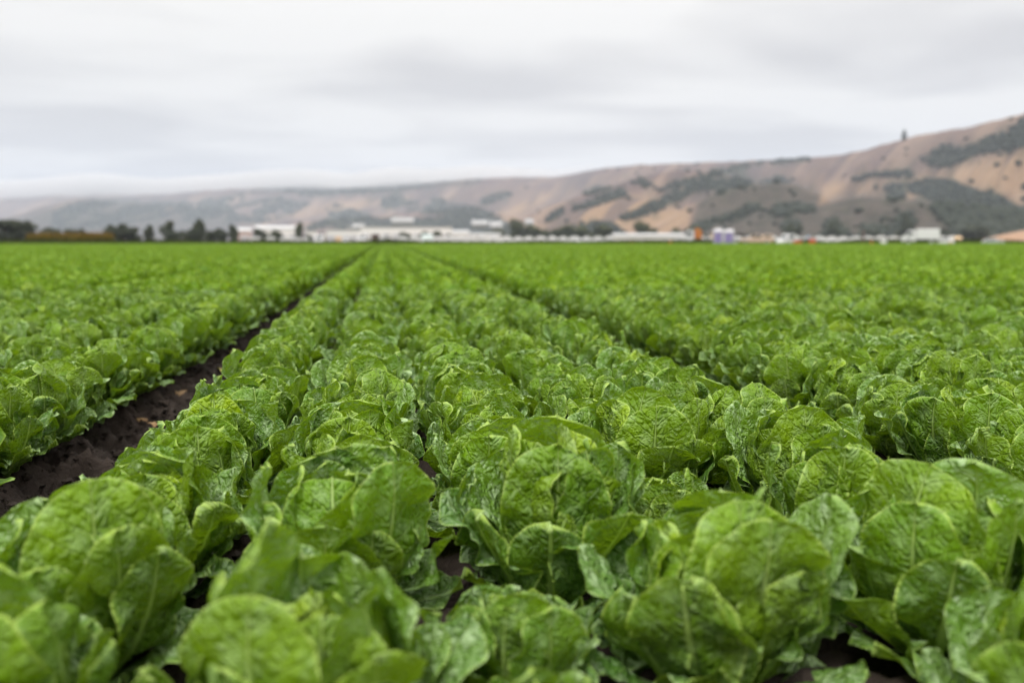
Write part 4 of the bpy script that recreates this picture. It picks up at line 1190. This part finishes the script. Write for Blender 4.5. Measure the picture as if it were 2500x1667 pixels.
# cones
def cone_mb(): return MB().lathe([(.17, .05), (.15, .12), (.035, .68), (.02, .7)], 14)
cones = [(445, 585, 'between the tall dense tree and the pointed tree'), (582, 588, 'below the left shed of the white buildings'), (669, 588, 'below the second large rounded tunnel'),
         (741, 590, 'below the tall narrow tree'), (862, 591, 'between two white vehicles at the left'), (959, 589, 'right of the small dark tractor'),
         (1112, 591, 'below the right end of the warehouse trees'), (1287, 591, 'below the middle tunnels, first after the warehouse'), (1412, 591, 'left of the long low white shed'),
         (1541, 591, 'under the left part of the long low shed'), (1637, 588, 'just left of the orange-loaded truck'), (2128, 588, 'right of the tall brown pole'), (2320, 590, 'right of the low white car')]
first = None
for px, top, wh in cones:
    lab = 'orange cone at the field edge ' + wh
    dist = 124
    if first is None:
        first = place('traffic_cone', px, dist, lab, 'cone', 'orange cones along the far field edge')
        cone_mb().build('body', M_ORANGE, first, smooth=True); MB().box(-.22, .22, -.22, .22, 0, .05).build('base', M_ORANGE, first)
        c = first
    else:
        c = copy_tree(first); c['label'] = lab; c.location = at(px, dist, 0)
    k = max(.4, zat(px, top, dist)) / .7; c.scale = (k * 1.25, k * 1.25, k)
for px, lab, w in [(1420, 'small white box right of the cone left of the long shed', .4), (1434, 'white crate under the tunnels left of the long shed', .5), (1570, 'white crate below the long low white shed', .6), (2157, 'low white crate left of the white box truck', .8)]:
    o = place('crate', px, 126, lab, 'crate', 'small white crates at the field edge')
    MB().box(-w / 2, w / 2, -.3, .3, 0, .72, .03).build('box', M_WHITE, o); MB().box(-w / 2 - .02, w / 2 + .02, -.32, .32, .72, .8).build('lid', M_GREY, o)
o = place('red_bin', 1983, 128, 'orange-red bin beside the standing worker', 'bin')
MB().box(-.5, .5, -.4, .4, 0, .85, .05).build('tub', M_RED, o); MB().box(-.54, .54, -.44, .44, .86, .92).build('rim', M_ORANGE, o)
o = place('red_bin', 1947, 130, 'low red bin between the white van and the standing worker', 'bin')
MB().box(-.65, .65, -.4, .4, 0, .62, .05).build('tub', M_RED, o); MB().box(-.68, .68, -.44, .44, .63, .68).build('rim', M_ORANGE, o)
o = place('utility_pole', 2107, 140, 'tall reddish brown pole left of the white box truck', 'pole')
MB().cyl((0, 0, 0), (0, 0, 2.3), .11, .09, 10).build('shaft', M_POLE, o); MB().box(-.3, .3, -.05, .05, 1.9, 2.0).build('crossbar', M_POLE, o)
# mound of dry earth at the right edge
D = 700; x0, x1 = 2438, 2700
w = (x1 - x0) / FPX * D; hz = zat(2500, 566, D) + .3
n_ = 26; gx = np.linspace(-w / 2, w / 2, n_ * 2); gy = np.linspace(-60, 60, n_)
GX, GY = np.meshgrid(gx, gy, indexing='ij')
mz = hz * 1.25 * np.clip(1 - (np.abs(GX) / (w / 2)) ** 2.2, 0, 1) * np.clip(1 - (GY / 60) ** 2, 0, 1) * (1 + .08 * noise(GX / 8, GY / 8, 0, 3))
mm = mesh_np('earth_mound', np.stack([GX, GY, mz - .4], -1).reshape(-1, 3), grid_faces(len(gx), len(gy)), M_MOUND)
tag(obj('earth_mound', mm, None, at((x0 + x1) / 2, D, 0), (0, 0, facing(x1))), 'long tan mound of dry earth at the right edge beyond the field', 'mound')

# two field workers
def person(px, dist, label, top_mat, leg_mat, turn=0.0, arm=0.35):
    o = place('person', px, dist, label, 'person', None, rz=turn)
    J = {'pel': (0, 0, .95, .13), 'wa': (0, 0, 1.1, .12), 'ch': (0, .01, 1.34, .15), 'nk': (0, 0, 1.5, .055), 'hd': (0, -.01, 1.62, .095), 'hd2': (0, 0, 1.72, .08)}
    E = [('pel', 'wa'), ('wa', 'ch'), ('ch', 'nk'), ('nk', 'hd'), ('hd', 'hd2')]
    for s, t in ((-1, 'l'), (1, 'r')):
        J['hp' + t] = (s * .1, 0, .88, .095); J['kn' + t] = (s * .12, -.03, .5, .065); J['an' + t] = (s * .13, .02, .1, .045); J['ft' + t] = (s * .15, -.14, .05, .04)
        J['sh' + t] = (s * .19, 0, 1.42, .065); J['el' + t] = (s * .27, .02, 1.15, .045); J['wr' + t] = (s * (.25 + arm * .1), -.18 * arm - .05, .93, .032); J['hn' + t] = (s * (.25 + arm * .1), -.24 * arm - .06, .84, .035)
        E += [('pel', 'hp' + t), ('hp' + t, 'kn' + t), ('kn' + t, 'an' + t), ('an' + t, 'ft' + t), ('ch', 'sh' + t), ('sh' + t, 'el' + t), ('el' + t, 'wr' + t), ('wr' + t, 'hn' + t)]
    ks = list(J); m = bpy.data.meshes.new('body')
    m.from_pydata([J[k][:3] for k in ks], [(ks.index(a), ks.index(b)) for a, b in E], [])
    for mt in (M_SKIN,): m.materials.append(mt)
    b = obj('body', m, o)
    md = b.modifiers.new('skin', 'SKIN'); sv = m.skin_vertices[0].data
    for i, k in enumerate(ks): sv[i].radius = (J[k][3], J[k][3])
    sv[0].use_root = True
    md.use_smooth_shade = True
    b.modifiers.new('sub', 'SUBSURF').levels = 1
    # clothes: jacket, trousers, hat as separate garments
    MB().lathe([(.17, .86), (.185, 1.0), (.18, 1.2), (.21, 1.38), (.15, 1.49), (.07, 1.53)], 14).build('jacket', top_mat, o, smooth=True)
    sl = MB()
    for s in (-1, 1): sl.cyl((s * .17, 0, 1.44), (s * .275, .02, 1.15), .085, .065, 10).cyl((s * .275, .02, 1.17), (s * (.25 + arm * .1), -.18 * arm - .05, .95), .065, .05, 10)
    sl.build('sleeves', top_mat, o, smooth=True)
    tr = MB()
    for s in (-1, 1): tr.cyl((s * .09, 0, .98), (s * .12, -.03, .5), .12, .088, 10).cyl((s * .12, -.03, .52), (s * .13, .02, .09), .088, .07, 10)
    tr.build('trousers', leg_mat, o, smooth=True)
    MB().lathe([(.20, 1.68), (.20, 1.70), (.115, 1.71), (.11, 1.80), (.05, 1.84)], 14).build('hat', M_CLOTH_D, o, smooth=True)
person(1931, 138, 'worker in dark hat and red top standing behind the white van', M_CLOTH_R, M_CLOTH_D, R(20))
person(1972, 138, 'worker in pale blue top standing next to the orange-red bin', M_CLOTH_B, M_CLOTH_D, R(-40))

# ------------------------------------------------------------------ haze
t = bpy.data.materials.new('valley_haze'); t.use_nodes = True; t.node_tree.nodes.clear()
ou = t.node_tree.nodes.new('ShaderNodeOutputMaterial'); pv = t.node_tree.nodes.new('ShaderNodeVolumePrincipled')
pv.inputs['Color'].default_value = (0.78, 0.86, 1.0, 1); pv.inputs['Density'].default_value = 0.000085; pv.inputs['Anisotropy'].default_value = 0.0
t.node_tree.links.new(pv.outputs[0], ou.inputs['Volume'])
hz_ = MB().box(-13500, 13500, -400, 14500, -1.6, 1150).build('haze', t)
tag(hz_, 'pale haze over the valley', kind='stuff')

# low cloud lying along the crest of the far hills
def cloud_bank():
    Vc, Fc = [], []
    pxs_ = np.linspace(-900, 1500, 50); k = 20
    for i, p in enumerate(pxs_):
        D = float(np.interp(p, [q[0] for q in ridges[0][1]], [q[1] for q in ridges[0][1]]))
        py = float(np.interp(p, [q[0] for q in skyline], [q[1] for q in skyline]))
        f = math.sin(math.pi * min(1, (i + 0.02) / 8) / 2) * math.sin(math.pi * min(1, (len(pxs_) - 1 - i + 0.02) / 14) / 2)
        zc_ = zat(p, py, D) + 24 * D / 4700 + 10 * float(noise(i * 0.35, 0.0, 0.0, 5))
        c = at(p, D, zc_); a = azimuth(p); rz_ = D / 4700 * (58 + 12 * float(noise(i * 0.5, 3.0, 0.0, 6))) * f; rd = 480 * f * D / 4700
        for j in range(k):
            t_ = 2 * math.pi * j / k; w_ = 1 + 0.12 * float(noise(i * 0.4, j * 0.8, 0, 9))
            r_ = rd * math.cos(t_) * w_
            Vc.append((c.x + math.sin(a) * r_, c.y + math.cos(a) * r_, c.z + rz_ * math.sin(t_) * w_))
    n_ = len(pxs_)
    for i in range(n_ - 1):
        for j in range(k):
            Fc.append((i * k + j, i * k + (j + 1) % k, (i + 1) * k + (j + 1) % k, (i + 1) * k + j))
    m = bpy.data.meshes.new('low_cloud'); m.from_pydata(Vc, [], Fc + [tuple(reversed(range(k))), tuple(range((n_ - 1) * k, n_ * k))])
    t = bpy.data.materials.new('low_cloud'); t.use_nodes = True; t.node_tree.nodes.clear()
    ou = t.node_tree.nodes.new('ShaderNodeOutputMaterial'); pv = t.node_tree.nodes.new('ShaderNodeVolumePrincipled')
    pv.inputs['Color'].default_value = (0.92, 0.92, 0.93, 1); pv.inputs['Density'].default_value = 0.0035; pv.inputs['Anisotropy'].default_value = 0.2
    t.node_tree.links.new(pv.outputs[0], ou.inputs['Volume'])
    m.materials.append(t)
    tag(obj('low_cloud', m), 'pale low cloud hiding the crest of the far left hills', 'cloud', kind='stuff')
cloud_bank()
